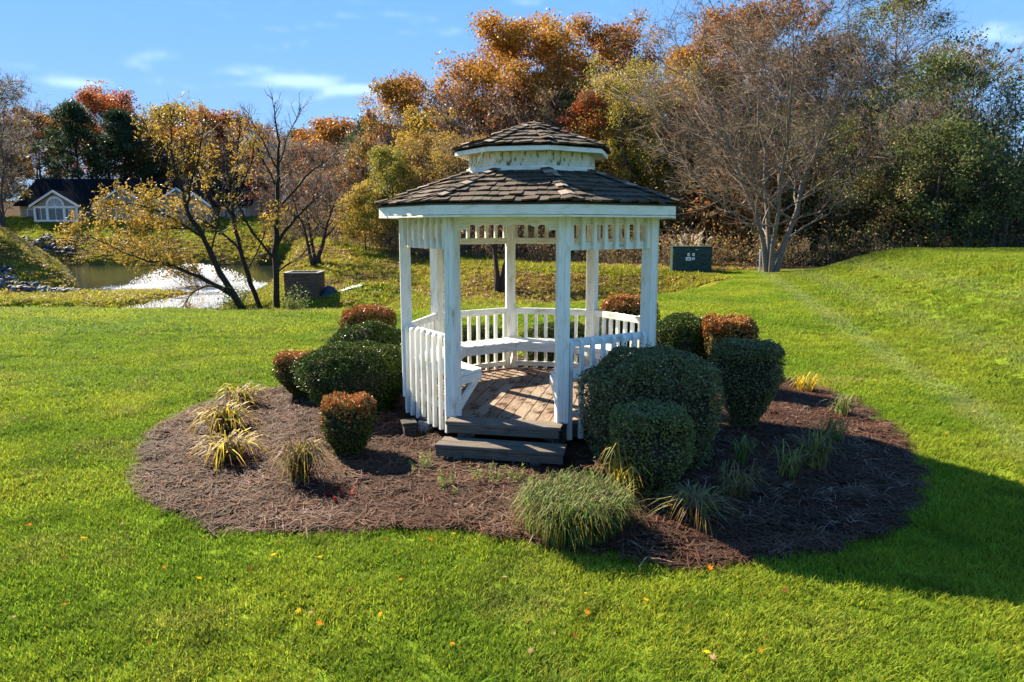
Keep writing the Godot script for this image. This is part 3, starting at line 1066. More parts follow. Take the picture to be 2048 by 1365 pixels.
func build_shrubs() -> void:
	var box := [Color(0.11, 0.125, 0.045), Color(0.15, 0.16, 0.06), Color(0.19, 0.19, 0.08), Color(0.08, 0.085, 0.038), Color(0.17, 0.135, 0.08)]
	var lively := [Color(0.045, 0.075, 0.018), Color(0.08, 0.115, 0.022), Color(0.12, 0.15, 0.028), Color(0.03, 0.05, 0.016)]
	var nand := [Color(0.08, 0.105, 0.02), Color(0.12, 0.125, 0.025), Color(0.055, 0.07, 0.02), Color(0.13, 0.10, 0.025)]
	var red := [Color(0.42, 0.14, 0.045), Color(0.46, 0.20, 0.065), Color(0.32, 0.09, 0.035), Color(0.42, 0.25, 0.07), Color(0.18, 0.15, 0.03)]
	var gr := "clipped shrubs round the gazebo"
	shrub("small clipped shrub with an orange red top, in front of the gazebo's left railing", gr, -1.73, 7.42, 0.27, 0.26, 0.60, 0.55, 8.0, nand, red)
	shrub("broad dark green shrub pressed against the gazebo's left railing", gr, -2.02, 9.25, 0.76, 0.62, 0.86, 0.62, 2.6, lively, [], 0.3)
	shrub("low rounded green shrub behind the broad dark one, left of the gazebo", gr, -2.15, 10.75, 0.62, 0.5, 0.92, 0.75, 2.6, lively, [])
	shrub("narrow based orange topped shrub at the bed's left edge, half behind the broad dark one", gr, -2.98, 10.05, 0.36, 0.32, 0.62, 0.32, 8.0, nand, red)
	shrub("farthest red topped shrub on the left, behind the low rounded one", gr, -2.5, 12.5, 0.5, 0.4, 1.0, 0.8, 3.6, nand, red)
	shrub("green shrub seen through the back railing left of the rear post", gr, -0.55, 12.2, 0.5, 0.42, 0.72, 0.7, 2.6, lively, [])
	shrub("yellow green shrub seen through the back railing beside the rear middle post", gr, 0.85, 12.3, 0.72, 0.45, 0.74, 0.7, 2.6, lively + [Color(0.16, 0.16, 0.025)], [])
	shrub("shrub with bright orange shoots behind the gazebo's right rear post", gr, 2.1, 13.0, 0.52, 0.45, 1.12, 0.75, 4.0, lively, red + [Color(0.6, 0.3, 0.08)])
	shrub("rounded dark shrub close behind the gazebo's right hand post", gr, 2.62, 11.1, 0.5, 0.52, 1.03, 0.7, 2.4, lively, [])
	shrub("clipped block shrub with orange top, behind the tall dark one right of the gazebo", gr, 3.2, 10.5, 0.37, 0.33, 1.04, 0.5, 8.0, nand, red)
	shrub("tall dark green shrub tapering to a narrow base, right of the large dome", gr, 2.78, 8.4, 0.375, 0.34, 1.0, 0.36, 8.0, box, [])
	shrub("largest shrub, a dark green clipped dome in front of the right railing", gr, 1.40, 7.18, 0.67, 0.62, 1.16, 0.82, 2.5, box, [], 0.3)
	shrub("dark clipped shrub with a flat top, nearest of all, in front of the large dome", gr, 1.25, 6.22, 0.345, 0.30, 0.78, 0.52, 9.0, box + [Color(0.13, 0.16, 0.045), Color(0.15, 0.17, 0.055), Color(0.10, 0.13, 0.04)], [])


# ---------------------------------------------------------------- strap leaved clumps and weeds
func strap_clump(called: String, label: String, cat: String, group: String, x: float, d: float, count: int, reach: float, tall: float, wide: float, cols: Array, spread := 0.1) -> void:
	var y := bed_height(x, d) if in_bed(x, d) else hgt(x, d)
	var o := base(called, Vector3(x, y - 0.01, -d))
	tag(o, label, cat, group)
	var g := Geo.new()
	for i in count:
		var f := rr(0, TAU)
		var f0 := rr(0, TAU)
		var r0 := spread * sqrt(rng.randf())
		var p := Vector3(cos(f0) * r0, 0, sin(f0) * r0)
		var out := Vector3(cos(f), 0, sin(f))
		var side := Vector3(-sin(f), 0, cos(f))
		var l := reach * rr(0.45, 1.1)
		var hh := tall * rr(0.6, 1.15)
		var bend := rr(0.74, 0.97)
		var c := tint(cols[rng.randi() % cols.size()], 0.25)
		var tipc := c.lerp(Color(0.22, 0.13, 0.05), rr(0.0, 0.6))
		var pts := []
		for j in 6:
			var t := j / 5.0
			pts.append(p + out * l * (t * 0.55 + 0.45 * t * t) + Vector3.UP * hh * (sin(t * PI * bend) * 1.05) + side * sin(t * 3.0 + f) * 0.02)
		for j in 5:
			var w0: Vector3 = side * wide * (1.0 - pow(j / 5.0, 2.0)) * 0.5
			var w1: Vector3 = side * wide * (1.0 - pow((j + 1) / 5.0, 2.0)) * 0.5
			g.quad_out(pts[j] - w0, pts[j] + w0, pts[j + 1] + w1, pts[j + 1] - w1, Vector3.UP, c.lerp(tipc, j / 4.0))
	put("blades", g.mesh(), M.leaf, o).set_meta("kind", "stuff")
	var cr := Geo.new()
	for i in 6:
		var f := TAU * i / 6.0
		cr.cone(Vector3(cos(f), 0, sin(f)) * spread * 0.5, Vector3(cos(f) * spread * 0.8, tall * 0.25, sin(f) * spread * 0.8), 0.012, Color(0.12, 0.08, 0.04))
	put("crown_base", cr.mesh(), M.twig, o)


func build_clumps() -> void:
	var gold := [Color(0.62, 0.44, 0.02), Color(0.70, 0.50, 0.03), Color(0.50, 0.40, 0.03), Color(0.22, 0.22, 0.03), Color(0.30, 0.18, 0.06)]
	var dry := [Color(0.20, 0.13, 0.08), Color(0.26, 0.17, 0.10), Color(0.12, 0.08, 0.05), Color(0.16, 0.15, 0.05)]
	var green := [Color(0.12, 0.19, 0.04), Color(0.16, 0.24, 0.05), Color(0.22, 0.27, 0.09), Color(0.06, 0.11, 0.025), Color(0.18, 0.15, 0.06)]
	var mixed := [Color(0.22, 0.22, 0.05), Color(0.14, 0.17, 0.05), Color(0.30, 0.25, 0.06), Color(0.14, 0.10, 0.06)]
	var gl := "daylily clumps in the mulch bed"
	strap_clump("daylily", "yellowing daylily clump farthest back at the bed's left edge", "plant", gl, -3.65, 9.5, 130, 0.50, 0.27, 0.024, gold + dry, 0.12)
	strap_clump("daylily", "brightest yellow daylily clump, middle of the three at the bed's left edge", "plant", gl, -3.4, 8.3, 150, 0.52, 0.29, 0.025, gold + gold + dry, 0.12)
	strap_clump("daylily", "yellow and brown daylily clump, nearest of the three at the bed's left edge", "plant", gl, -2.9, 7.2, 130, 0.52, 0.25, 0.022, gold + dry, 0.12)
	strap_clump("daylily", "dry brown daylily clump in the front left of the bed", "plant", gl, -1.98, 6.55, 230, 0.36, 0.38, 0.014, dry + [Color(0.34, 0.27, 0.05)], 0.09)
	strap_clump("liriope", "large arching green grassy mound in front of the gazebo steps", "grass clump", "", 0.5, 5.5, 3400, 0.27, 0.31, 0.0085, green, 0.38)
	strap_clump("daylily", "upright yellow green tuft just behind the large grassy mound", "plant", gl, 0.98, 6.05, 55, 0.34, 0.5, 0.016, mixed + gold, 0.12)
	strap_clump("daylily", "sprawling thin dry clump right of the large grassy mound, at the bed's front", "plant", gl, 1.5, 5.6, 150, 0.5, 0.26, 0.012, mixed + dry, 0.07)
	strap_clump("daylily", "small pale green tuft in the middle of the shaded mulch", "plant", gl, 2.3, 6.95, 45, 0.26, 0.28, 0.012, green, 0.06)
	strap_clump("daylily", "yellow green tuft in the shaded right side of the bed", "plant", gl, 3.0, 6.85, 60, 0.34, 0.38, 0.014, mixed, 0.1)
	strap_clump("daylily", "thin yellowish tuft left of the yellow green one in the shade", "plant", gl, 2.62, 6.6, 40, 0.36, 0.3, 0.013, mixed, 0.1)
	strap_clump("daylily", "sparse brown tuft between the dry clump and the shaded tufts", "plant", gl, 2.0, 6.15, 60, 0.34, 0.28, 0.011, dry + mixed, 0.12)
	strap_clump("daylily", "yellow tuft on the sunlit back edge of the bed", "plant", gl, 4.3, 10.4, 60, 0.3, 0.26, 0.015, gold, 0.12)
	strap_clump("daylily", "green tuft in the dark streak of shade at the bed's right edge", "plant", gl, 4.22, 8.95, 60, 0.26, 0.26, 0.013, green, 0.1)
	strap_clump("daylily", "orange brown tuft behind the tall dark shrub at the back edge of the bed", "plant", gl, 4.05, 11.3, 60, 0.3, 0.3, 0.016, gold + [Color(0.4, 0.16, 0.04)], 0.12)
	strap_clump("daylily", "low green tuft right of the tall dark shrub in the shade", "plant", gl, 3.6, 7.8, 50, 0.3, 0.24, 0.012, green, 0.12)
	strap_clump("daylily", "wispy yellow grass at the bed's back left rim, left of the orange topped shrub", "plant", gl, -3.2, 10.5, 60, 0.34, 0.26, 0.01, mixed, 0.16)
	for e in [[-0.25, 6.5, "feathery light green weed below the lower step, middle one"], [0.1, 6.45, "feathery light green weed below the right end of the lower step"], [-0.88, 6.8, "feathery light green weed in the shade left of the lower step"], [-0.55, 6.3, "low light green weed at the front of the bed before the steps"], [-1.5, 6.12, "small red leaved weed beside the dry brown daylily"]]:
		var o := base("weed", Vector3(e[0], bed_height(e[0], e[1]), -e[1]))
		tag(o, e[2], "weed")
		var g := Geo.new()
		var lf := Geo.new()
		var isred: bool = e[0] < -1.2
		for i in 7:
			var f := rr(0, TAU)
			var p := Vector3(cos(f), 0, sin(f)) * rr(0.02, 0.12)
			var q := p + Vector3(cos(f) * 0.06, rr(0.08, 0.2) * (0.4 if isred else 1.0), sin(f) * 0.06)
			g.cone(p, q, 0.003, Color(0.1, 0.12, 0.03))
			for j in 26:
				var a := (rdir() + Vector3(0, 0.5, 0)).normalized()
				lf.leaf(p.lerp(q, rr(0.2, 1.0)) + rdir() * 0.02, a * rr(0.014, 0.026), a.cross(rdir()).normalized() * 0.005, tint(Color(0.26, 0.025, 0.018) if isred else Color(0.2, 0.25, 0.06), 0.3))
		put("stalk", g.mesh(), M.twig, o)
		put("leaves", lf.mesh(), M.leaf, o).set_meta("kind", "stuff")


func build_fallen_leaves() -> void:
	var kinds := [[Color(0.40, 0.13, 0.008), "orange fallen oak leaf on the grass"], [Color(0.48, 0.29, 0.012), "yellow fallen leaf on the grass"], [Color(0.13, 0.035, 0.015), "dark red brown fallen leaf on the grass"], [Color(0.24, 0.16, 0.08), "pale tan fallen leaf on the grass"]]
	var shapes := []
	for s in 3:
		var g := Geo.new()
		var lobes := [0.25, 0.55, 0.3, 0.85, 0.4, 0.9, 0.45, 1.0, 0.45, 0.9, 0.4, 0.85, 0.3, 0.55, 0.25, 0.5]
		var rim := []
		for i in 16:
			var f := TAU * i / 16.0
			var r: float = lobes[i] * rr(0.85, 1.1)
			rim.append(Vector3(sin(f) * r * 0.62, 0.12 * r * r * (1.0 if s != 1 else -0.6) + rr(-0.04, 0.04), -cos(f) * -r))
		for i in 16:
			g.tri_out(Vector3.ZERO, rim[i], rim[(i + 1) % 16], Vector3.UP, Color.WHITE)
		g.cone(Vector3(0, 0, -0.45), Vector3(0.05, 0.06, -0.95), 0.02, Color(0.6, 0.5, 0.4))
		shapes.append(g.mesh())
	var mats := []
	for k in kinds:
		var m := flat(k[0], 0.95)
		m.metallic_specular = 0.05
		m.backlight_enabled = true
		m.backlight = Color(0.5, 0.5, 0.5)
		mats.append(m)
	var spots := [[-7.66, 11.8], [-5.25, 9.97], [-0.05, 4.64], [-0.34, 3.83], [-1.32, 4.18], [-1.75, 5.17], [-3.14, 5.53], [-3.3, 5.26], [-3.23, 4.92], [-2.44, 4.77], [-2.11, 4.59], [-3.05, 4.12], [-2.83, 4.27], [-1.74, 4.96], [-1.83, 4.73], [-1.16, 4.04], [-1.25, 4.15], [0.37, 3.96], [0.25, 3.97], [0.1, 3.78], [1.13, 4.27], [0.47, 4.21], [0.48, 4.44], [1.48, 3.91], [1.41, 3.78], [1.1, 3.78], [-0.97, 5.21], [-0.62, 5.21], [-0.45, 5.3], [1.8, 4.46], [5.37, 10.95], [5.6, 10.95], [5.28, 9.54], [5.53, 12.59], [6.02, 12.14], [10.27, 17.86], [7.75, 14.47], [11.37, 16.98], [6.1, 14.16], [1.39, 4.77], [-1.39, 4.92], [-1.06, 4.42], [-0.75, 4.56], [-0.81, 4.12], [-2.09, 3.86], [-3.88, 5.53], [0.86, 4.36], [-4.6, 7.4], [-6.1, 8.8], [-8.2, 14.2], [-3.6, 13.8], [5.0, 8.1], [5.9, 9.0], [6.9, 11.2], [8.3, 13.3], [8.9, 16.2]]
	for i in spots.size():
		var x: float = spots[i][0]
		var d: float = spots[i][1]
		if in_bed(x, d):
			continue
		var k := i % 3 if rng.randf() < 0.85 else 3
		var where := "close to the viewer" if d < 4.3 else "left of the mulch bed" if x < -2.6 else "right of the mulch bed" if x > 4.6 else "just in front of the mulch bed"
		var o := put("fallen_leaf", shapes[i % 3], mats[k], self)
		var s := rr(0.026, 0.042) * (1.0 + d * 0.035)
		o.transform = Transform3D((Basis(Vector3.UP, rr(0, TAU)) * Basis(Vector3.RIGHT, rr(-0.35, 0.35))).scaled(Vector3.ONE * s), at(x, d) + Vector3(0, 0.06, 0))
		tag(o, kinds[k][1] + " " + where, "leaf", (kinds[k][1] + " " + where).replace("leaf on", "leaves on"))
	var white := [[1.9, 5.66, "large pale grey fallen leaf lying on the shaded mulch"], [1.12, 3.72, "pale dry leaf curled on the grass at the front"], [2.2, 5.12, "pale fallen leaf at the shaded front rim of the bed"], [-2.35, 7.75, "pale dead leaf on the mulch beside the yellow daylilies"]]
	for e in white:
		var o := put("fallen_leaf", shapes[1], mats[3], self)
		var y := bed_height(e[0], e[1]) + 0.03 if in_bed(e[0], e[1]) else hgt(e[0], e[1]) + 0.06
		o.transform = Transform3D(Basis(Vector3.UP, rr(0, TAU)).scaled(Vector3.ONE * 0.06), Vector3(e[0], y, -e[1]))
		tag(o, e[2], "leaf")


# ---------------------------------------------------------------- trees
const ORANGE := [Color(0.40, 0.17, 0.022), Color(0.33, 0.125, 0.02), Color(0.44, 0.23, 0.03), Color(0.24, 0.10, 0.022), Color(0.36, 0.21, 0.035)]
const RUST := [Color(0.30, 0.10, 0.025), Color(0.24, 0.08, 0.025), Color(0.34, 0.14, 0.03), Color(0.20, 0.10, 0.04)]
const GOLD := [Color(0.44, 0.28, 0.035), Color(0.36, 0.24, 0.03), Color(0.50, 0.34, 0.05), Color(0.26, 0.19, 0.035)]
const BROWN_GOLD := [Color(0.30, 0.19, 0.04), Color(0.22, 0.15, 0.04), Color(0.36, 0.22, 0.045), Color(0.17, 0.13, 0.035)]
const YELLOW_GREEN := [Color(0.30, 0.27, 0.045), Color(0.22, 0.21, 0.04), Color(0.38, 0.31, 0.05), Color(0.14, 0.15, 0.03)]
const RED := [Color(0.34, 0.065, 0.025), Color(0.42, 0.10, 0.035), Color(0.26, 0.05, 0.025)]
const PINE := [Color(0.03, 0.05, 0.022), Color(0.045, 0.07, 0.028), Color(0.02, 0.034, 0.017), Color(0.06, 0.085, 0.035)]
const GREEN := [Color(0.08, 0.115, 0.032), Color(0.11, 0.14, 0.04), Color(0.06, 0.085, 0.028), Color(0.15, 0.155, 0.042)]
const OLIVE := [Color(0.13, 0.13, 0.035), Color(0.17, 0.15, 0.04), Color(0.09, 0.10, 0.03), Color(0.22, 0.17, 0.04)]
const DULL := [Color(0.19, 0.13, 0.055), Color(0.14, 0.105, 0.05), Color(0.24, 0.155, 0.055), Color(0.13, 0.115, 0.045)]
const GREY_BARK := Color(0.13, 0.105, 0.085)
const DARK_BARK := Color(0.035, 0.028, 0.022)
const PALE_BARK := Color(0.36, 0.28, 0.22)
const RED_BARK := Color(0.16, 0.095, 0.075)


func profile(kind: String, t: float) -> float:
	match kind:
		"pine": return clampf(1.15 - t, 0.08, 1.0) * (0.6 + 0.4 * smoothstep(0.0, 0.25, t))
		"vase": return 0.45 + 0.55 * sin(clampf(t, 0, 1) * PI * 0.62)
		"tall": return 0.25 + 0.75 * sin(PI * clampf(t * 0.85 + 0.1, 0, 1))
	return sqrt(maxf(0.05, 1.0 - pow((t - 0.42) / 0.62, 2.0)))


func tree(called: String, label: String, cat: String, group: String, x: float, d: float, P: Dictionary) -> Node3D:
	var o := base(called, at(x, d) - Vector3(0, 0.15, 0), P.get("turn", 0.0))
	tag(o, label, cat, group)
	var H: float = P.H
	var W: float = P.W
	var cb: float = P.get("cb", 0.3)
	var shape: String = P.get("shape", "round")
	var bark: Color = P.get("bark", GREY_BARK)
	var twigc: Color = P.get("twig", bark * 0.9)
	var limbs: int = P.get("limbs", 14)
	var subs: int = P.get("subs", 6)
	var twigs: int = P.get("twigs", 3)
	var fine: int = P.get("fine", 0)
	var leaves: int = P.get("leaves", 60)
	var ls: float = P.get("ls", 0.22)
	var cols: Array = P.get("cols", ORANGE)
	var rc: float = P.get("rc", W * 0.12)
	var stems: int = P.get("stems", 1)
	var r0: float = P.get("r0", H * 0.014)
	var rise: float = P.get("rise", 0.5)
	var tw: float = P.get("tw", 0.012)
	var g := Geo.new()
	var c := Geo.new()
	for s in stems:
		var fa := TAU * (s + rr(-0.2, 0.2)) / stems
		var leanr: float = 0.0 if stems == 1 else W * P.get("spread", 0.22)
		var top := Vector3(cos(fa) * leanr + rr(-0.04, 0.04) * H, H * rr(0.86, 0.93), sin(fa) * leanr + rr(-0.04, 0.04) * H)
		var path := []
		var rad := []
		var rs := r0 * (1.0 if stems == 1 else rr(0.55, 0.8))
		for i in 8:
			var t := i / 7.0
			var wob := Vector3(rr(-1, 1), 0, rr(-1, 1)) * H * 0.014 * (1.0 if i > 0 else 0.0)
			path.append(Vector3(top.x * pow(t, 1.3), top.y * t, top.z * pow(t, 1.3)) + wob + (Vector3(cos(fa), 0, sin(fa)) * r0 * 0.8 if stems > 1 else Vector3.ZERO))
			rad.append(rs * (1.0 - 0.9 * t) + (rs * 0.5 if i == 0 else 0.0) + 0.008)
		g.tube(path, rad, 7, bark)
		var n := limbs / stems
		for i in n:
			var t := cb + (0.98 - cb) * (i + rr(0.0, 0.9)) / n
			var seg := clampf(t / 0.92, 0.0, 0.999) * 7.0
			var j := int(seg)
			var start: Vector3 = (path[j] as Vector3).lerp(path[j + 1], seg - j)
			var az := fa + i * 2.399 + rr(-0.4, 0.4)
			var tt := (t - cb) / (1.0 - cb)
			var reach := W * 0.5 * profile(shape, tt + 0.08) * rr(0.75, 1.08)
			if stems > 1:
				reach *= 0.72
			var out := Vector3(cos(az), 0, sin(az))
			var up := reach * rise * rr(0.6, 1.3)
			if shape == "vase":
				up = H * 0.28 * rr(0.6, 1.2)
			if shape == "tall":
				up = maxf(up, H * 0.14 * rr(0.6, 1.2))
			up = minf(up, H * 1.0 - start.y)
			var tip := start + out * reach + Vector3.UP * up
			var mid := start.lerp(tip, 0.5) + (Vector3.UP * reach * -0.10 if shape != "pine" else Vector3.UP * reach * 0.05) + rdir() * reach * 0.07
			var lr: float = maxf(0.012, minf(rs * 0.42, rs * 0.55 * (1.05 - t)))
			var lp := [start, start.lerp(mid, 0.5) + rdir() * reach * 0.03, mid, mid.lerp(tip, 0.55) + rdir() * reach * 0.05, tip]
			g.tube(lp, [lr, lr * 0.85, lr * 0.65, lr * 0.42, 0.006], 4, bark)
			for k in subs:
				var q := 0.28 + 0.72 * (k + rr(0.0, 1.0)) / subs
				var sg := clampf(q, 0.0, 0.999) * 4.0
				var jj := int(sg)
				var sp: Vector3 = (lp[jj] as Vector3).lerp(lp[jj + 1], sg - jj)
				var ld: Vector3 = (lp[jj + 1] - lp[jj]).normalized()
				var dirn := (ld * 0.6 + rdir() * 0.85 + Vector3.UP * (0.35 if shape != "pine" else 0.05)).normalized()
				var sl := (reach * 0.36 + 0.35) * rr(0.6, 1.2)
				var e := sp + dirn * sl
				if twigs > 0 or leaves > 0:
					c.cone(sp, e, maxf(tw, lr * 0.3), bark)
				for w in twigs:
					var b := sp.lerp(e, rr(0.2, 1.0))
					var td: Vector3 = (dirn * 0.8 + rdir() * 0.8 + Vector3.UP * P.get("twig_up", 0.25)).normalized()
					var te: Vector3 = b + td * sl * rr(0.4, 0.9)
					c.cone(b, te, tw * 0.7, twigc)
					for fz in fine:
						var fb := b.lerp(te, rr(0.15, 0.95))
						c.cone(fb, fb + (td * 0.7 + rdir() * 0.75 + Vector3.UP * P.get("twig_up", 0.25) * 0.6).normalized() * sl * rr(0.2, 0.5), tw * 0.5, twigc)
				if leaves > 0:
					var mainc: Color = cols[rng.randi() % cols.size()]
					var cc := rc * rr(0.7, 1.3)
					var cnt := int(leaves * rr(0.7, 1.6))
					for m in cnt:
						var u := rdir() * cc * pow(rng.randf(), 0.62) * 1.25
						u.y *= 0.75
						var a := rdir()
						if shape == "pine":
							a = (a + Vector3.UP * 0.5 + out * 0.4).normalized()
						var sz := ls * rr(0.6, 1.2) * 0.56
						var bb := a.cross(rdir()).normalized() * sz * (0.22 if shape == "pine" else 0.62)
						c.leaf(e + u, a * sz * (1.3 if shape == "pine" else 1.0), bb, tint(mainc.lerp(cols[rng.randi() % cols.size()], 0.5), 0.22))
	put("trunk", g.mesh(), M.bark, o)
	put("crown", c.mesh(), M.leaf, o)
	return o


func brush(label: String, x: float, d: float, w: float, h: float, cols: Array, count: int, twigc: Color) -> void:
	var o := base("brush", at(x, d) - Vector3(0, 0.05, 0))
	tag(o, label, "undergrowth", "tangled undergrowth along the edge of the wood")
	var g := Geo.new()
	var l := Geo.new()
	for i in 95:
		var p := Vector3(rr(-0.5, 0.45) * w, 0, rr(-0.25, 0.25) * w)
		var q := p + Vector3(rr(-0.35, 0.35) * h, h * (0.25 + 0.95 * pow(rng.randf(), 1.4)), rr(-0.35, 0.35) * h)
		g.cone(p, q, 0.018, twigc)
		for j in 7:
			var s := p.lerp(q, rr(0.2, 1.0))
			var e := s + (rdir() + Vector3.UP * 0.5).normalized() * h * rr(0.15, 0.35)
			g.cone(s, e, 0.009, twigc)
			for k in int(count * rr(0.4, 1.2)):
				var a := rdir() * rr(0.05, 0.10)
				l.leaf(e + rdir() * h * 0.14 * rng.randf(), a, a.cross(rdir()).normalized() * 0.045, tint(cols[rng.randi() % cols.size()], 0.3))
	put("stems", g.mesh(), M.twig, o).set_meta("kind", "stuff")
	if l.v.size():
		put("leaves", l.mesh(), M.leaf, o).set_meta("kind", "stuff")


func build_wood() -> void:
	var gb := "trees of the wood behind the gazebo"
	var gl := "trees behind the long house"
	var gr := "trees of the wood on the right"
	# the left, behind the pond and the house
	tree("pine_tree", "tall dark pine behind the house's left gable", "tree", gl, -65.3, 112, {H = 17.5, W = 10.5, cb = 0.3, shape = "pine", limbs = 26, subs = 6, leaves = 34, ls = 0.75, cols = PINE, rise = 0.25, rc = 0.95, bark = DARK_BARK})
	tree("pine_tree", "dark pine behind the house's middle gable, right of the other tall pine", "tree", gl, -59.5, 115, {H = 17.0, W = 11.0, cb = 0.28, shape = "pine", limbs = 26, subs = 6, leaves = 34, ls = 0.75, cols = PINE, rise = 0.25, rc = 0.95, bark = DARK_BARK})
	tree("oak_tree", "dark red oak showing between the two tall pines", "tree", gl, -68.0, 125, {H = 19.6, W = 11, limbs = 16, leaves = 128, ls = 0.43, cols = RED + RUST, rc = 1.5})
	tree("oak_tree", "golden brown tree behind the house, right of the pines", "tree", gl, -54.0, 120, {H = 17.6, W = 10, limbs = 16, leaves = 96, ls = 0.40, cols = GOLD + BROWN_GOLD, rc = 1.3})
	tree("oak_tree", "rust brown oak above the house's right end", "tree", gl, -45.2, 114, {H = 15.8, W = 10, limbs = 16, leaves = 117, ls = 0.40, cols = RUST, rc = 1.3})
	tree("bare_tree", "bare grey tree behind the house's right gable", "tree", gl, -40.0, 104, {H = 12.5, W = 9, leaves = 4, ls = 0.4, twigs = 8, fine = 3, cols = DULL, tw = 0.03})
	tree("bare_tree", "bare brownish tree right of the house, before the far wood", "tree", gl, -33.5, 98, {H = 11.5, W = 8.5, leaves = 8, ls = 0.4, twigs = 8, fine = 3, cols = RUST, tw = 0.03})
	tree("oak_tree", "olive green tree above the bare trees at the far left", "tree", gl, -66.0, 92, {H = 12.4, W = 9, limbs = 16, leaves = 106, ls = 0.32, cols = OLIVE + DULL, rc = 1.1})
	tree("oak_tree", "rust topped tree left of the tall pines", "tree", gl, -75.0, 118, {H = 16.5, W = 9, limbs = 14, leaves = 117, ls = 0.40, cols = RUST + BROWN_GOLD, rc = 1.3})
	tree("pine_tree", "small far pine on the skyline, left one of two", "tree", gl, -34.8, 120, {H = 14.2, W = 5.5, cb = 0.35, shape = "pine", limbs = 18, subs = 5, leaves = 45, ls = 0.6, cols = PINE, rise = 0.2, rc = 0.8, bark = DARK_BARK})
	tree("pine_tree", "small far pine on the skyline, right one of two", "tree", gl, -32.0, 124, {H = 15.2, W = 5.5, cb = 0.35, shape = "pine", limbs = 18, subs = 5, leaves = 45, ls = 0.6, cols = PINE, rise = 0.2, rc = 0.8, bark = DARK_BARK})
	tree("oak_tree", "orange brown oak on the skyline left of the bushy pine", "tree", gb, -23.4, 98, {H = 13.8, W = 8.5, limbs = 16, leaves = 128, ls = 0.36, cols = ORANGE + RUST, rc = 1.1})
	tree("pine_tree", "bushy dark green pine at the left end of the wood behind the gazebo", "tree", gb, -17.2, 88, {H = 13.6, W = 9.5, cb = 0.2, shape = "pine", limbs = 26, subs = 6, leaves = 40, ls = 0.6, cols = PINE, rise = 0.3, rc = 0.85, bark = DARK_BARK})
	for e in [[-25.5, 86, 8.5, 8], [-20.5, 80, 7.0, 8], [-29.5, 92, 9.8, 8], [-15.0, 74, 7.5, 7]]:
		tree("bare_tree", ["bare brown tree at the wood's edge right above the brick pit", "low bare purplish tree left of the yellow green bush", "bare reddish tree just behind the black tree", "bare brown tree below the bushy pine"][[86, 80, 92, 74].find(e[1])], "tree", gb, e[0], e[1], {H = e[2], W = e[3], cb = 0.15, leaves = 9, ls = 0.3, twigs = 8, fine = 3, cols = DULL + RUST, tw = 0.024, bark = RED_BARK})
	# behind the gazebo
	tree("oak_tree", "amber brown oak left of the tallest orange oaks", "tree", gb, -10.4, 78, {H = 17.4, W = 9.5, limbs = 18, leaves = 159, ls = 0.26, cols = ORANGE + BROWN_GOLD, rc = 1.05, cb = 0.35})
	tree("maple_tree", "golden yellow tree below the amber brown oak", "tree", gb, -7.8, 70, {H = 12.8, W = 6.5, limbs = 16, leaves = 128, ls = 0.22, cols = GOLD, rc = 0.8})
	tree("oak_tree", "tallest bright orange oak behind the gazebo's roof", "tree", gb, 0.8, 74, {H = 22.2, W = 13.5, limbs = 24, subs = 7, leaves = 202, ls = 0.27, cols = ORANGE, rc = 1.25, cb = 0.4})
	tree("oak_tree", "dark orange oak right of the tallest one", "tree", gb, 8.8, 77, {H = 22.8, W = 11.5, limbs = 20, subs = 7, leaves = 171, ls = 0.27, cols = ORANGE + RUST, rc = 1.2, cb = 0.4})
	tree("oak_tree", "thinning rust brown oak at the right end of the tall orange oaks", "tree", gb, 13.2, 78, {H = 19.6, W = 8.5, limbs = 16, leaves = 59, ls = 0.24, cols = RUST, rc = 1.0, twigs = 6, fine = 2, tw = 0.02, cb = 0.35})
	tree("oak_tree", "rusty red bushy oak crown in front of the tallest orange oak", "tree", gb, 3.9, 70, {H = 16.8, W = 7.5, limbs = 18, leaves = 182, ls = 0.24, cols = RUST + ORANGE, rc = 0.95, cb = 0.45})
	tree("bare_tree", "pinkish brown half bare tree left of the gazebo's roof", "tree", gb, -2.9, 66, {H = 14.0, W = 9.5, cb = 0.2, leaves = 14, ls = 0.24, twigs = 9, fine = 3, cols = RUST + [Color(0.3, 0.13, 0.06)], tw = 0.02, bark = RED_BARK, shape = "vase"})
	tree("maple_tree", "slender red maple right of the gazebo's peak", "tree", gb, 5.7, 60, {H = 12.2, W = 4.6, limbs = 16, leaves = 149, ls = 0.16, cols = RED + RUST, rc = 0.6, cb = 0.15, shape = "tall"})
	tree("maple_tree", "broad yellow gold tree behind the right side of the gazebo's roof", "tree", gb, 9.9, 58, {H = 13.6, W = 8.6, limbs = 30, subs = 7, leaves = 102, ls = 0.16, cols = GOLD + YELLOW_GREEN, rc = 0.72, cb = 0.14, shape = "vase", stems = 3, twigs = 4, tw = 0.016})
	tree("oak_tree", "olive green tree between the orange oaks and the red maple", "tree", gb, 4.2, 66, {H = 14.6, W = 5.6, limbs = 14, leaves = 128, ls = 0.19, cols = OLIVE, rc = 0.7, cb = 0.25})
	tree("bare_tree", "greyish bare tree rising just behind the gazebo's peak", "tree", gb, 1.9, 62, {H = 12.0, W = 7.5, cb = 0.15, leaves = 6, ls = 0.22, twigs = 9, fine = 4, cols = DULL, tw = 0.018, bark = RED_BARK, shape = "vase"})
	tree("maple_tree", "yellow green bushy tree left of the gazebo's eave", "tree", gb, -10.3, 63, {H = 8.4, W = 4.6, limbs = 20, leaves = 128, ls = 0.17, cols = YELLOW_GREEN, rc = 0.6, cb = 0.08, shape = "tall"})
	tree("maple_tree", "low yellow shrubby tree at the wood's foot left of the gazebo", "tree", gb, -12.2, 61, {H = 5.2, W = 4.2, limbs = 16, leaves = 102, ls = 0.16, cols = GOLD + YELLOW_GREEN, rc = 0.55, cb = 0.06})
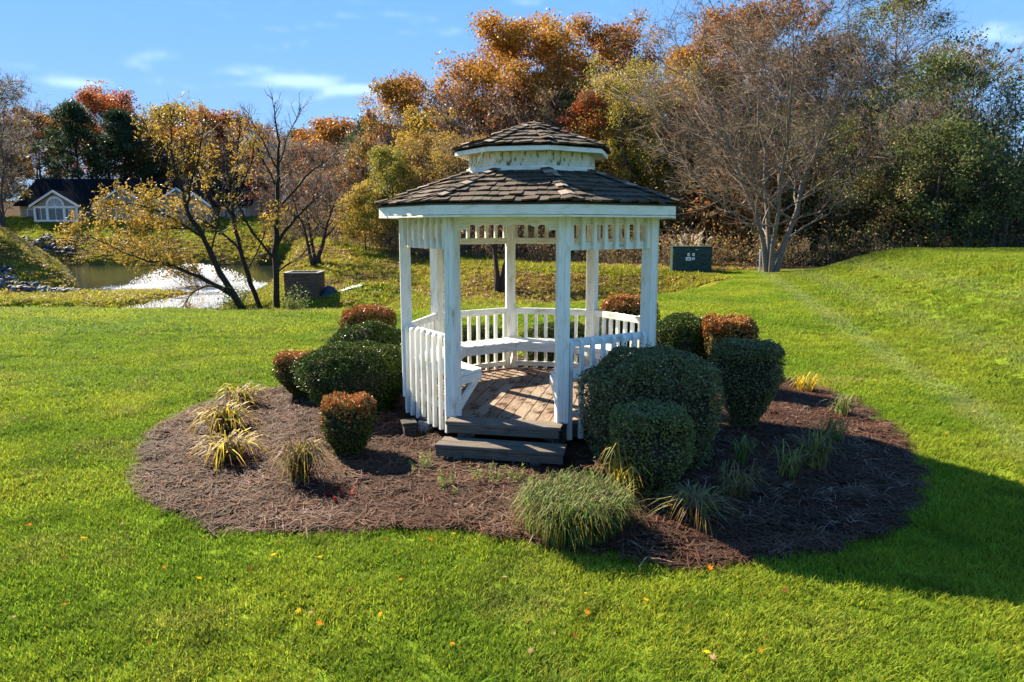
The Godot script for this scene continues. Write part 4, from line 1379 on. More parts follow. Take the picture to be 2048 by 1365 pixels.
	tree("maple_tree", "brown gold tree right of the yellow green bushy one", "tree", gb, -6.8, 63.5, {H = 10.6, W = 6.6, limbs = 18, leaves = 102, ls = 0.17, cols = BROWN_GOLD, rc = 0.75, cb = 0.1, twigs = 5, fine = 2, tw = 0.016})
	tree("maple_tree", "tawny tree whose crown meets the left of the gazebo's lantern", "tree", gb, -3.9, 60.5, {H = 9.4, W = 6.2, limbs = 18, leaves = 85, ls = 0.16, cols = BROWN_GOLD + GOLD, rc = 0.7, cb = 0.1, twigs = 6, fine = 2, tw = 0.016})
	tree("bare_tree", "dense brown thicket tree behind the gazebo's right eave", "tree", gb, 12.8, 54, {H = 8.2, W = 7.0, cb = 0.05, leaves = 16, ls = 0.2, twigs = 8, fine = 3, cols = BROWN_GOLD + DULL, tw = 0.015, stems = 3, shape = "vase"})
	tree("maple_tree", "tawny gold tree between the yellow tree and the big bare birch", "tree", gb, 13.8, 58, {H = 11.0, W = 6.2, limbs = 18, leaves = 93, ls = 0.16, cols = BROWN_GOLD + ORANGE, rc = 0.7, cb = 0.1})
	# the right
	tree("oak_tree", "tall orange oak behind the top of the big bare birch", "tree", gr, 19.0, 64, {H = 21.6, W = 11, limbs = 20, subs = 7, leaves = 159, ls = 0.24, cols = ORANGE + RUST, rc = 1.1, cb = 0.35})
	tree("oak_tree", "orange oak at the left shoulder of the big bare birch", "tree", gr, 14.9, 61, {H = 16.8, W = 7.6, limbs = 18, leaves = 159, ls = 0.22, cols = ORANGE, rc = 0.85, cb = 0.3})
	tree("oak_tree", "brownish orange oak right of the big birch's top", "tree", gr, 24.8, 60, {H = 17.6, W = 7.6, limbs = 16, leaves = 89, ls = 0.22, cols = RUST + ORANGE, rc = 0.9, cb = 0.3, twigs = 4, tw = 0.018})
	tree("bare_tree", "brown half bare tree just behind the big birch", "tree", gr, 17.6, 53, {H = 10.5, W = 8.0, cb = 0.1, leaves = 14, ls = 0.22, twigs = 8, fine = 3, cols = DULL + BROWN_GOLD, tw = 0.016, stems = 2})
	tree("poplar_tree", "tallest green tree, thin leaved, right of the big birch", "tree", gr, 29.0, 56, {H = 19.4, W = 9.5, limbs = 30, leaves = 85, ls = 0.17, cols = GREEN + OLIVE, rc = 0.85, cb = 0.2, shape = "tall"})
	tree("poplar_tree", "dark green broad tree before the tallest green one", "tree", gr, 28.3, 49, {H = 14.0, W = 8.0, limbs = 28, leaves = 92, ls = 0.17, cols = GREEN, rc = 0.85, cb = 0.16})
	tree("poplar_tree", "dense dark green tree low at the right, by the mound's crest", "tree", gr, 26.0, 45, {H = 8.6, W = 7.0, limbs = 20, leaves = 108, ls = 0.16, cols = GREEN, rc = 0.8, cb = 0.08})
	tree("bare_tree", "pale barked bare tree standing against the sky at the right", "tree", gr, 28.6, 46, {H = 13.6, W = 5.6, cb = 0.35, limbs = 12, subs = 5, leaves = 0, twigs = 3, fine = 1, tw = 0.014, bark = Color(0.30, 0.26, 0.22), shape = "vase", stems = 2, r0 = 0.16})
	tree("bare_tree", "bare slanting tree at the right edge of the view", "tree", gr, 31.6, 47.5, {H = 12.0, W = 6.4, cb = 0.3, limbs = 14, subs = 5, leaves = 3, ls = 0.2, cols = OLIVE, twigs = 4, fine = 2, tw = 0.014, bark = Color(0.17, 0.15, 0.13), shape = "vase", stems = 2, r0 = 0.15})
	tree("maple_tree", "small yellow tree at the right edge of the view", "tree", gr, 34.4, 51, {H = 6.4, W = 4.0, limbs = 14, leaves = 106, ls = 0.16, cols = GOLD, rc = 0.6, cb = 0.2})
	tree("poplar_tree", "olive green tree behind the birch's right boughs", "tree", gr, 21.6, 50, {H = 9.5, W = 7.0, limbs = 20, leaves = 82, ls = 0.16, cols = GREEN + OLIVE, rc = 0.8, cb = 0.1})
	tree("poplar_tree", "dark green undergrowth tree near the mound's crest at the far right", "tree", gr, 30.5, 43.5, {H = 6.6, W = 6.4, limbs = 18, leaves = 99, ls = 0.15, cols = GREEN + PINE, rc = 0.75, cb = 0.05})
	tree("poplar_tree", "dark green small tree behind the mound, left of the far right one", "tree", gr, 23.5, 46.5, {H = 5.8, W = 5.6, limbs = 16, leaves = 99, ls = 0.15, cols = GREEN + DULL, rc = 0.75, cb = 0.05})
	# the dim inside of the wood
	for e in [[-12, 80, 11, 9], [-6, 74, 11, 9], [-1, 80, 14, 10], [5, 76, 13, 9], [9, 70, 12, 9], [13, 68, 11, 8], [16, 74, 13, 9], [19, 60, 10, 8], [22, 66, 13, 9], [27, 60, 11, 9], [32, 58, 8, 7], [36, 53, 5.5, 6], [-22, 96, 10, 9], [-16, 90, 9, 8], [-48, 122, 12, 10], [-60, 124, 13, 11], [-80, 112, 15, 10], [40, 62, 7, 8], [1, 64, 8, 7], [7, 60, 7, 7], [17, 52, 6.5, 7], [24, 52, 8, 7]]:
		tree("wood_tree", "dull brown tree deep inside the dense wood, partly hidden", "tree", "dull trees deep in the wood", e[0], e[1], {H = e[2], W = e[3], cb = 0.05, limbs = 24, leaves = 46, ls = 0.40, cols = DULL + RUST, rc = 1.1, twigs = 4, fine = 1, tw = 0.026, bark = DARK_BARK})
	fill_wood()
	# undergrowth
	var names := ["brown tangle of undergrowth at the left end of the wood's edge", "brown and gold undergrowth above the slope left of the gazebo", "dark twiggy undergrowth seen left of the gazebo's left posts", "dark brown undergrowth seen through the gazebo's left half", "brown undergrowth seen through the gazebo between its rear posts", "reddish brown undergrowth seen through the gazebo's right half", "leafy brown undergrowth just right of the gazebo", "dark undergrowth behind the green utility box", "dark undergrowth between the utility box and the big birch", "shadowy undergrowth right of the big birch's trunk", "dark green undergrowth where the mound meets the wood", "green undergrowth behind the mound's crest", "dim green undergrowth behind the mound at the far right", "olive scrub at the far right edge behind the mound", "brown scrub on the bank between pond and wood", "tawny scrub at the foot of the yellow trees"]
	var spots := [[-19.5, 70, 6, 3.6], [-13.2, 63.5, 5, 2.8], [-9.0, 60.5, 5, 3.2], [-4.5, 56, 5.5, 3.0], [0.0, 53.5, 5.5, 3.0], [4.2, 50.5, 5.5, 3.0], [8.0, 47.5, 5, 2.6], [10.8, 44, 4.5, 2.2], [14.2, 43.5, 4.5, 1.9], [17.4, 44.5, 5, 2.0], [20.6, 44, 5, 2.2], [24.0, 43.5, 5.5, 2.4], [28.0, 42.5, 5.5, 2.2], [32, 42, 6, 2.4], [-23.5, 80, 7, 3.2], [-8.2, 58.2, 4.0, 2.2]]
	for i in names.size():
		var s: Array = spots[i]
		brush(names[i], s[0], s[1], s[2], s[3], (DULL + BROWN_GOLD) if i < 9 or i > 13 else (GREEN + DULL), 3, Color(0.07, 0.05, 0.042))


func copy_tree(src: Node3D, label: String, group: String, x: float, d: float, sc: float) -> void:
	var o := src.duplicate()
	o.name = numbered(String(src.name).rstrip("_0123456789"), self)
	add_child(o, true)
	o.position = at(x, d) - Vector3(0, 0.15, 0)
	o.rotation.y = rr(0, TAU)
	o.scale = Vector3(sc * rr(0.85, 1.15), sc, sc * rr(0.85, 1.15))
	tag(o, label, "tree", group)


func fill_wood() -> void:
	# the many slighter trees that close the wood: a few grown ones, then copies of them
	var bare := []
	var leafy := []
	for i in 3:
		bare.append(tree("twiggy_tree", ["slim bare grey brown tree in the wood left of the gazebo, near its end", "slim bare brown tree in the wood just right of the yellow tree", "slim bare tree in the wood right of the big birch"][i], "tree", "slim bare trees in the wood", [-20.5, 12.0, 23.0][i], [86, 62, 52][i], {H = 10.0, W = [6.5, 5.5, 7.5][i], cb = 0.12, limbs = 30, subs = 8, leaves = [3, 5, 2][i], ls = 0.24, twigs = 9, fine = 3, cols = DULL + RUST, tw = 0.02, bark = [Color(0.17, 0.135, 0.115), Color(0.15, 0.10, 0.08), Color(0.22, 0.19, 0.16)][i], twig = [Color(0.17, 0.12, 0.10), Color(0.18, 0.105, 0.075), Color(0.19, 0.155, 0.13)][i], shape = "tall"}))
		leafy.append(tree("wood_tree", ["tawny leaved tree in the wood left of the gazebo's lantern", "rusty leaved tree in the wood behind the gazebo's roof", "olive leaved tree in the wood at the far right"][i], "tree", "leafy trees in the wood", [-14.5, 6.5, 34.0][i], [76, 70, 56][i], {H = [10.0, 10.0, 7.5][i], W = 6.5, cb = 0.12, limbs = 24, subs = 7, leaves = 44, ls = 0.26, twigs = 3, cols = [BROWN_GOLD + DULL, RUST + BROWN_GOLD, OLIVE + GREEN][i], rc = 0.75, tw = 0.02, shape = "tall"}))
	var where := [["in the wood behind the house", [[-78, 122, 15], [-72, 128, 17], [-62, 128, 16], [-56, 126, 15], [-50, 124, 16], [-44, 120, 14], [-40, 122, 14], [-36, 114, 12], [-31, 112, 12], [-27, 108, 12]]],
		["in the wood between the pond and the gazebo", [[-27, 92, 10], [-24, 90, 10], [-20, 92, 11], [-18, 82, 9], [-14, 82, 12], [-12, 74, 11], [-16, 78, 9], [-9, 72, 12]]],
		["in the wood straight behind the gazebo", [[-6, 68, 12], [-4, 72, 15], [-1, 68, 13], [2, 70, 14], [4.5, 63, 11], [7, 66, 13], [9, 66, 14], [11.5, 66, 13], [13, 64, 14]]],
		["in the wood round and beyond the big birch", [[15, 57, 12], [16.5, 60, 14], [19, 56, 13], [21, 58, 15], [23, 60, 16], [25, 54, 14], [27, 57, 15], [30, 52, 14], [31, 54, 13], [33.5, 50, 7], [36, 52, 6], [38, 56, 6.5], [40, 52, 6], [26, 47.5, 10]]]]
	for w in where:
		var i := 0
		for p in w[1]:
			var bald: bool = i % 3 != 2
			var src: Node3D = (bare if bald else leafy)[(rng.randi() % 3) if bald or w[0] != "in the wood round and beyond the big birch" else 2]
			copy_tree(src, ("slim bare twiggy tree " if bald else "slim thin leaved tree ") + w[0], ("slim bare trees " if bald else "slim leafy trees ") + w[0], p[0], p[1], p[2] / 10.0)
			i += 1


func build_near_trees() -> void:
	# the big bare birch by the utility box
	tree("river_birch", "big bare multi stemmed birch with pinkish bark beside the green utility box", "tree", "", 13.4, 37.6, {H = 12.4, W = 15.5, cb = 0.14, limbs = 75, subs = 9, leaves = 2, ls = 0.12, cols = DULL, twigs = 8, fine = 3, tw = 0.015, bark = Color(0.21, 0.17, 0.14), twig = Color(0.15, 0.11, 0.085), shape = "round", stems = 4, spread = 0.26, r0 = 0.2, rise = 0.75, twig_up = -0.05})
	tree("crape_myrtle", "dark multi stemmed bare tree on the leafy slope seen through the gazebo", "tree", "", -0.8, 44.0, {H = 8.5, W = 7.5, cb = 0.3, limbs = 24, subs = 7, leaves = 3, ls = 0.16, cols = RUST, twigs = 7, fine = 3, tw = 0.012, bark = Color(0.06, 0.04, 0.035), twig = Color(0.16, 0.10, 0.085), shape = "vase", stems = 3, spread = 0.18, r0 = 0.24})
	tree("crape_myrtle", "low forked bare tree casting long shadows on the leafy bank above the brick pit", "tree", "", -15.5, 57.5, {H = 6.6, W = 7.6, cb = 0.3, limbs = 26, subs = 7, leaves = 2, ls = 0.18, cols = RUST, twigs = 7, fine = 3, tw = 0.014, bark = Color(0.05, 0.035, 0.03), twig = Color(0.14, 0.10, 0.085), shape = "vase", stems = 3, spread = 0.24, r0 = 0.26})
	for e in [[-48.5, 66, 12.5, 7.5, "bare grey tree at the left edge, nearest of three on the bank"], [-50.0, 72, 13.5, 9.5, "bare grey tree at the left edge, tallest and farthest left"], [-56.0, 78, 11.0, 8.5, "bare grey tree at the left edge, lowest and nearest the house"]]:
		tree("bare_tree", e[4], "tree", "bare trees on the left bank", e[0], e[1], {H = e[2], W = e[3], cb = 0.1, limbs = 30, subs = 9, leaves = 0, twigs = 10, fine = 4, tw = 0.024, bark = Color(0.10, 0.085, 0.075), twig = Color(0.13, 0.11, 0.10), shape = "vase", stems = 2, twig_up = 0.1})
	# three trees at the pond's near shore
	limb_tree("pond_tree", "black leafless tree standing upright at the pond's near shore", Vector2(-11.95, 36.5), [
		[[0, 0, 0], [0.05, 1.6, 0.05], [0.1, 3.3, 0], [0.25, 4.6, 0.1], [0.35, 5.9, 0], [0.5, 7.4, 0.1], [0.55, 8.6, 0], [0.4, 9.7, 0], [0.35, 10.7, 0], [0.27, 0.23, 0.21, 0.18, 0.15, 0.11, 0.075, 0.045, 0.012]],
		[[0.1, 3.4, 0], [0.8, 4.4, 0.4], [1.6, 5.2, 0.6], [2.4, 5.9, 0.8], [3.2, 6.4, 1.0], [0.13, 0.11, 0.08, 0.05, 0.012]],
		[[0.3, 5.4, 0], [1.0, 6.3, -0.4], [1.9, 7.2, -0.5], [2.6, 7.7, -0.6], [3.3, 8.3, -0.6], [0.10, 0.08, 0.06, 0.035, 0.01]],
		[[0.1, 3.0, 0], [-0.8, 4.3, 0.5], [-1.3, 5.6, 0.8], [-1.6, 6.9, 0.9], [-1.9, 7.6, 1.0], [0.11, 0.09, 0.06, 0.04, 0.01]],
		[[0.5, 7.2, 0], [0.0, 8.3, 0.2], [-0.5, 9.3, 0.3], [-0.9, 10.1, 0.3], [0.06, 0.045, 0.03, 0.008]],
		[[0.5, 7.6, 0], [1.0, 8.7, 0.1], [1.4, 9.6, 0], [1.7, 10.2, 0], [0.06, 0.045, 0.03, 0.008]],
		[[0.4, 6.4, 0], [-0.3, 7.6, -0.3], [-0.8, 8.8, -0.4], [-1.1, 9.9, -0.4], [0.07, 0.05, 0.035, 0.008]],
		[[0.0, 2.2, 0], [0.9, 2.9, -0.5], [1.7, 3.7, -0.8], [2.3, 4.9, -0.9], [0.08, 0.06, 0.04, 0.01]]], 15, 3, 0.0, DARK_BARK, GOLD, [])
	limb_tree("pond_tree", "dark curved tree with thin yellow leaves, middle one of three by the pond", Vector2(-12.75, 37.0), [
		[[0, 0, 0], [-0.2, 0.9, 0], [-0.55, 1.9, 0.05], [-0.95, 3.6, 0.1], [-1.25, 4.9, 0], [-1.3, 5.9, 0.1], [-1.1, 7.0, 0], [-0.9, 8.2, 0], [-0.7, 9.6, 0], [0.21, 0.18, 0.17, 0.15, 0.13, 0.1, 0.07, 0.045, 0.01]],
		[[-1.2, 5.2, 0], [-1.9, 6.3, 0.4], [-2.4, 7.4, 0.6], [-2.9, 8.6, 0.6], [-3.2, 9.8, 0.5], [0.1, 0.08, 0.06, 0.04, 0.01]],
		[[-0.9, 3.5, 0.1], [-2.2, 4.6, -0.3], [-3.4, 5.2, -0.5], [-4.6, 5.5, -0.7], [-5.6, 5.9, -0.8], [0.1, 0.08, 0.06, 0.035, 0.01]],
		[[-1.2, 6.0, 0], [-0.4, 7.0, 0.6], [0.2, 8.0, 0.9], [0.4, 9.0, 1.0], [0.07, 0.05, 0.03, 0.01]],
		[[-0.7, 2.7, 0], [0.2, 3.8, 0.6], [0.7, 4.8, 1.0], [1.2, 5.4, 1.2], [0.06, 0.05, 0.03, 0.01]]], 18, 3, 0.4, DARK_BARK, GOLD, [1, 2, 3, 4])
	limb_tree("pond_tree", "leaning yellow leaved willow reaching left over the pond", Vector2(-13.4, 36.0), [
		[[0.15, 0, 0], [-0.5, 1.1, 0.1], [-1.3, 2.7, 0.1], [-1.9, 4.1, 0], [-2.4, 5.0, 0.1], [-2.7, 6.2, 0], [-2.9, 7.3, 0.1], [-3.0, 8.6, 0], [-2.85, 10.1, 0], [0.27, 0.23, 0.2, 0.16, 0.14, 0.11, 0.08, 0.05, 0.01]],
		[[-0.4, 0.9, 0.1], [-1.5, 1.5, -0.2], [-2.6, 1.95, -0.4], [-4.0, 2.5, -0.6], [-5.3, 3.3, -0.8], [-6.2, 4.5, -0.9], [0.15, 0.13, 0.11, 0.08, 0.05, 0.01]],
		[[-0.6, 1.2, 0.1], [-1.8, 1.9, 0.5], [-3.3, 2.6, 0.8], [-4.6, 2.9, 1.0], [-6.4, 3.8, 1.2], [-7.3, 4.0, 1.3], [0.13, 0.11, 0.09, 0.06, 0.04, 0.01]],
		[[-1.0, 1.3, -0.2], [-2.1, 1.4, -0.6], [-3.0, 0.9, -0.9], [-3.5, 0.3, -1.0], [-3.7, -0.2, -1.0], [0.09, 0.07, 0.05, 0.03, 0.01]],
		[[-1.8, 3.9, 0], [-2.8, 4.7, 0.5], [-4.0, 5.3, 0.8], [-5.2, 5.5, 0.9], [-6.0, 5.2, 1.0], [0.1, 0.08, 0.06, 0.04, 0.01]],
		[[-2.5, 5.4, 0], [-1.9, 6.8, 0.5], [-1.3, 8.2, 0.8], [-0.9, 9.6, 0.9], [0.08, 0.06, 0.04, 0.01]],
		[[-2.7, 6.4, 0], [-3.6, 7.5, -0.4], [-4.2, 8.6, -0.5], [-4.5, 9.5, -0.5], [0.07, 0.05, 0.035, 0.01]],
		[[-1.5, 3.1, 0], [-0.8, 4.4, 0.6], [-0.5, 5.6, 0.9], [0.1, 6.6, 1.0], [0.07, 0.06, 0.04, 0.01]],
		[[-2.0, 4.3, 0], [-3.2, 4.3, -0.8], [-4.4, 4.3, -1.2], [-5.4, 4.6, -1.3], [0.07, 0.06, 0.04, 0.01]]], 24, 4, 1.0, DARK_BARK, GOLD + BROWN_GOLD, [1, 2, 4, 8])
	# small growth at their feet
	for e in [[-11.0, 36.6, "small green bush at the foot of the black leafless tree"], [-13.9, 36.2, "small green bush at the foot of the leaning willow"]]:
		var o := base("bush", at(e[0], e[1]))
		tag(o, e[2], "bush")
		var l := Geo.new()
		var g := Geo.new()
		for i in 26:
			var q := Vector3(rr(-0.7, 0.7), rr(0.5, 1.7), rr(-0.5, 0.5))
			g.cone(Vector3(q.x * 0.2, -0.1, q.z * 0.2), q, 0.012, Color(0.05, 0.04, 0.02))
			for j in 22:
				var a := rdir() * rr(0.04, 0.09)
				l.leaf(q * rr(0.5, 1.0) + rdir() * 0.22, a, a.cross(rdir()).normalized() * 0.035, tint(GREEN[rng.randi() % 4] * 1.3, 0.3))
		put("stems", g.mesh(), M.twig, o).set_meta("kind", "stuff")
		put("leaves", l.mesh(), M.leaf, o).set_meta("kind", "stuff")


func limb_tree(called: String, label: String, where: Vector2, lines: Array, twigs: int, fine: int, leafy: float, bark: Color, cols: Array, leafy_limbs: Array) -> void:
	# a tree whose limbs run along given lines (metres from its foot; the last row holds the radii)
	var y := hgt(where.x, where.y)
	var o := base(called, Vector3(where.x, y - 0.1, -where.y))
	tag(o, label, "tree", "dark trees at the pond's near shore")
	var lift := 1.0 + (-2.0 - y) / 10.0
	var g := Geo.new()
	var c := Geo.new()
	for li in lines.size():
		var line: Array = lines[li]
		var raw := []
		for i in line.size() - 1:
			raw.append(Vector3(line[i][0], line[i][1] * lift, line[i][2]))
		# rounded through the given points, with a little wander
		var pts := []
		var rad := []
		var rl: Array = line[line.size() - 1]
		for i in raw.size() - 1:
			for s in 3:
				var t := s / 3.0
				var a: Vector3 = raw[maxi(0, i - 1)]
				var b: Vector3 = raw[i]
				var e: Vector3 = raw[i + 1]
				var f: Vector3 = raw[mini(raw.size() - 1, i + 2)]
				pts.append(b.cubic_interpolate(e, a, f, t) + (rdir() * 0.05 if i + s > 0 else Vector3.ZERO))
				rad.append(lerpf(rl[i], rl[i + 1], t) * rr(0.66, 0.78))
		pts.append(raw[raw.size() - 1])
		rad.append(rl[rl.size() - 1])
		if li == 0:
			rad[0] *= 1.35
		g.tube(pts, rad, 7 if li == 0 else 5, bark)
		var total := twigs * (raw.size() - 1) / 3
		for k in total:
			var q := (0.35 if li == 0 else 0.2) + (0.65 if li == 0 else 0.8) * (k + rr(0, 1)) / total
			var sg := clampf(q, 0, 0.999) * (pts.size() - 1)
			var j := int(sg)
			var p: Vector3 = (pts[j] as Vector3).lerp(pts[j + 1], sg - j)
			var dirn: Vector3 = (pts[j + 1] - pts[j]).normalized()
			var td := (dirn * 0.7 + rdir() * 0.8 + Vector3.UP * 0.3).normalized()
			var sl := rr(0.6, 1.5) * (1.15 - 0.5 * q)
			var m := p + td * sl * 0.5 + rdir() * 0.06
			var te := p + (td + Vector3.UP * 0.15).normalized() * sl
			c.tube([p, m, te], [0.018, 0.012, 0.004], 3, bark)
			for fz in fine + 2:
				var fb := m.lerp(te, rr(-0.5, 1.0))
				var fe := fb + (td * 0.7 + rdir() * 0.8 + Vector3.UP * 0.2).normalized() * rr(0.25, 0.7)
				c.cone(fb, fe, 0.006, bark * 1.5)
				if leafy > 0.0 and (li in leafy_limbs or rng.randf() < 0.15) and rng.randf() < leafy + 0.1:
					var mainc: Color = cols[rng.randi() % cols.size()]
					for l in 9:
						var a := (rdir() + Vector3.DOWN * 0.4).normalized() * rr(0.06, 0.11)
						c.leaf(fb.lerp(fe, rr(0.2, 1.0)) + rdir() * 0.16, a, a.cross(rdir()).normalized() * rr(0.025, 0.04), tint(mainc.lerp(cols[rng.randi() % cols.size()], 0.4), 0.25))
	put("trunk", g.mesh(), M.bark, o)
	put("crown", c.mesh(), M.leaf, o)


# ---------------------------------------------------------------- house, pit, box, rocks, fountain
func build_house() -> void:
	var y0 := 2.75
	var top := base("house", Vector3(-51.0, y0, -99.0))
	tag(top, "long beige house with a dark roof and white trimmed gables beyond the pond", "house")
	var g := Geo.new()
	g.box(Transform3D(Basis(), Vector3(0, 0.9, -5.5)), Vector3(31, 3.1, 10.0), 0.0, Color.WHITE)
	put("wall", g.mesh(), M.siding, top)
	var roof := hold("roof", top)
	for s in [-1.0, 1.0]:
		var r := Geo.new()
		var ey := 2.35
		var lo := [Vector3(-16, ey, -5.5 + s * 5.6), Vector3(16, ey, -5.5 + s * 5.6), Vector3(16, 6.15, -5.5), Vector3(-16, 6.15, -5.5)]
		var hi := []
		for p in lo: hi.append(p + Vector3(0, 0.16, 0))
		r.hull4(lo, hi, Color.WHITE)
		put("roof_slope", r.mesh(), M.house_roof, roof)
	for s in [-1.0, 1.0]:
		var e := Geo.new()
		e.tri_out(Vector3(s * 15.5, 2.45, -0.5), Vector3(s * 15.5, 2.45, -10.5), Vector3(s * 15.5, 6.1, -5.5), Vector3(s, 0, 0), Color.WHITE)
		put("gable_end", e.mesh(), M.siding, top)
	# [x, half width, wall height, peak, how far it comes forward]
	var wings := [[-9.2, 3.15, 2.3, 4.25, 2.0], [-0.8, 3.7, 2.3, 4.7, 1.2], [6.6, 3.6, 2.4, 4.6, 1.2], [9.4, 2.1, 2.3, 3.9, 2.4]]
	for i in wings.size():
		var w: Array = wings[i]
		var wing := hold("gabled_wing", top)
		var x: float = w[0]
		var hw: float = w[1]
		var wh: float = w[2]
		var pk: float = w[3]
		var f: float = w[4]
		var b := Geo.new()
		b.box(Transform3D(Basis(), Vector3(x, wh / 2 - 0.35, f / 2 - 0.6)), Vector3(hw * 2 - 0.5, wh + 0.7, f + 1.0), 0.0, Color.WHITE)
		put("wall", b.mesh(), M.siding, wing)
		var gb := Geo.new()
		var z := f - 0.12
		gb.hull4([Vector3(x - hw + 0.25, wh, z), Vector3(x + hw - 0.25, wh, z), Vector3(x + 0.01, pk - 0.12, z), Vector3(x - 0.01, pk - 0.12, z)], [Vector3(x - hw + 0.25, wh, z - 0.2), Vector3(x + hw - 0.25, wh, z - 0.2), Vector3(x + 0.01, pk - 0.12, z - 0.2), Vector3(x - 0.01, pk - 0.12, z - 0.2)], Color.WHITE)
		put("gable", gb.mesh(), M.siding, wing)
		for s in [-1.0, 1.0]:
			var rs := Geo.new()
			var a0 := Vector3(x + s * (hw + 0.15), wh - 0.05, f + 0.22)
			var a1 := Vector3(x, pk, f + 0.22)
			var back := Vector3(0, 0, -f - 5.2)
			rs.hull4([a0, a1, a1 + back, a0 + back], [a0 + Vector3.UP * 0.12, a1 + Vector3.UP * 0.12, a1 + back + Vector3.UP * 0.12, a0 + back + Vector3.UP * 0.12], Color.WHITE)
			put("wing_roof", rs.mesh(), M.house_roof, wing)
			var rk := Geo.new()
			var fz := Vector3(0, 0, 0.26)
			rk.hull4([a0 + Vector3(0, 0.14, 0.01), a1 + Vector3(0, 0.14, 0.01), a1 + Vector3(0, -0.17, 0.01), a0 + Vector3(0, -0.17, 0.01)], [a0 + Vector3(0, 0.14, 0.06), a1 + Vector3(0, 0.14, 0.06), a1 + Vector3(0, -0.17, 0.06), a0 + Vector3(0, -0.17, 0.06)], Color.WHITE)
			put("barge_board", rk.mesh(), M.white_trim, wing)
		if i == 0:
			bar("trim_band", Vector3(hw * 2 - 0.4, 0.28, 0.1), Transform3D(Basis(), Vector3(x, wh - 0.12, f - 0.05)), M.white_trim, wing, 0.0)
			bar("sill_band", Vector3(hw * 2 - 0.4, 0.22, 0.12), Transform3D(Basis(), Vector3(x, 0.42, f - 0.05)), M.white_trim, wing, 0.0)
			bar("lower_wall", Vector3(hw * 2 - 0.42, 0.9, 0.06), Transform3D(Basis(), Vector3(x, -0.1, f - 0.07)), M.siding, wing, 0.0)
			for s in [-2.78, -1.12, 1.12, 2.78]:
				bar("corner_post", Vector3(0.24, 1.66, 0.1), Transform3D(Basis(), Vector3(x + s, 1.32, f - 0.05)), M.white_trim, wing, 0.0)
			for s in [-1.95, 0.0, 1.95]:
				var win := hold("window", wing)
				var ww := 1.42 if s != 0.0 else 2.0
				bar("pane", Vector3(ww, 1.62, 0.04), Transform3D(Basis(), Vector3(x + s, 1.33, f - 0.08)), M.pane, win, 0.0)
				for m in [-0.5, 0.0, 0.5]:
					bar("mullion", Vector3(0.07, 1.62, 0.06), Transform3D(Basis(), Vector3(x + s + m * ww * (0.98 if m != 0.0 else 1.0), 1.33, f - 0.065)), M.white_trim, win, 0.0)
			var fan := hold("arched_window", wing)
			var fp := PackedVector2Array()
			var fo := PackedVector2Array()
			for k in 15:
				var a := PI * k / 14.0
				fp.append(Vector2(cos(a) * 0.98, sin(a) * 0.98))
				fo.append(Vector2(cos(a) * 1.22, sin(a) * 1.22))
			var flatx := Transform3D(Basis(Vector3.RIGHT, Vector3(0, 0, 1), Vector3.UP), Vector3(x, wh + 0.05, f - 0.08))
			var fg := Geo.new()
			fg.prism(fo, 0.0, 0.06, flatx, Color.WHITE)
			put("arch_frame", fg.mesh(), M.white_trim, fan)
			fg = Geo.new()
			fg.prism(fp, 0.03, 0.08, flatx, Color.WHITE)
			put("pane", fg.mesh(), flat(Color(0.3, 0.36, 0.42), 0.2), fan)
			for k in 5:
				var a := PI * (k + 0.5) / 5.0
				bar("fan_bar", Vector3(0.98, 0.05, 0.03), Transform3D(Basis(Vector3.BACK, a), flatx.origin + Vector3(cos(a) * 0.49, sin(a) * 0.49, 0.09)), M.white_trim, fan, 0.0)
		else:
			for s in ([-1.6, 1.6] if i < 3 else [0.0]):
				var win := hold("window", wing)
				bar("window_frame", Vector3(1.5, 1.7, 0.08), Transform3D(Basis(), Vector3(x + s, 1.2, f - 0.08)), M.white_trim, win, 0.0)
				for m in [-0.34, 0.34]:
					bar("pane", Vector3(0.58, 1.5, 0.05), Transform3D(Basis(), Vector3(x + s + m, 1.2, f - 0.055)), M.pane, win, 0.0)
	for i in 3:
		var win := hold("window", top)
		var x: float = [-14.0, 12.6, 14.4][i]
		bar("window_frame", Vector3(1.1, 1.5, 0.08), Transform3D(Basis(), Vector3(x, 1.3, -0.48)), M.white_trim, win, 0.0)
		bar("pane", Vector3(0.9, 1.3, 0.05), Transform3D(Basis(), Vector3(x, 1.3, -0.44)), M.pane, win, 0.0)


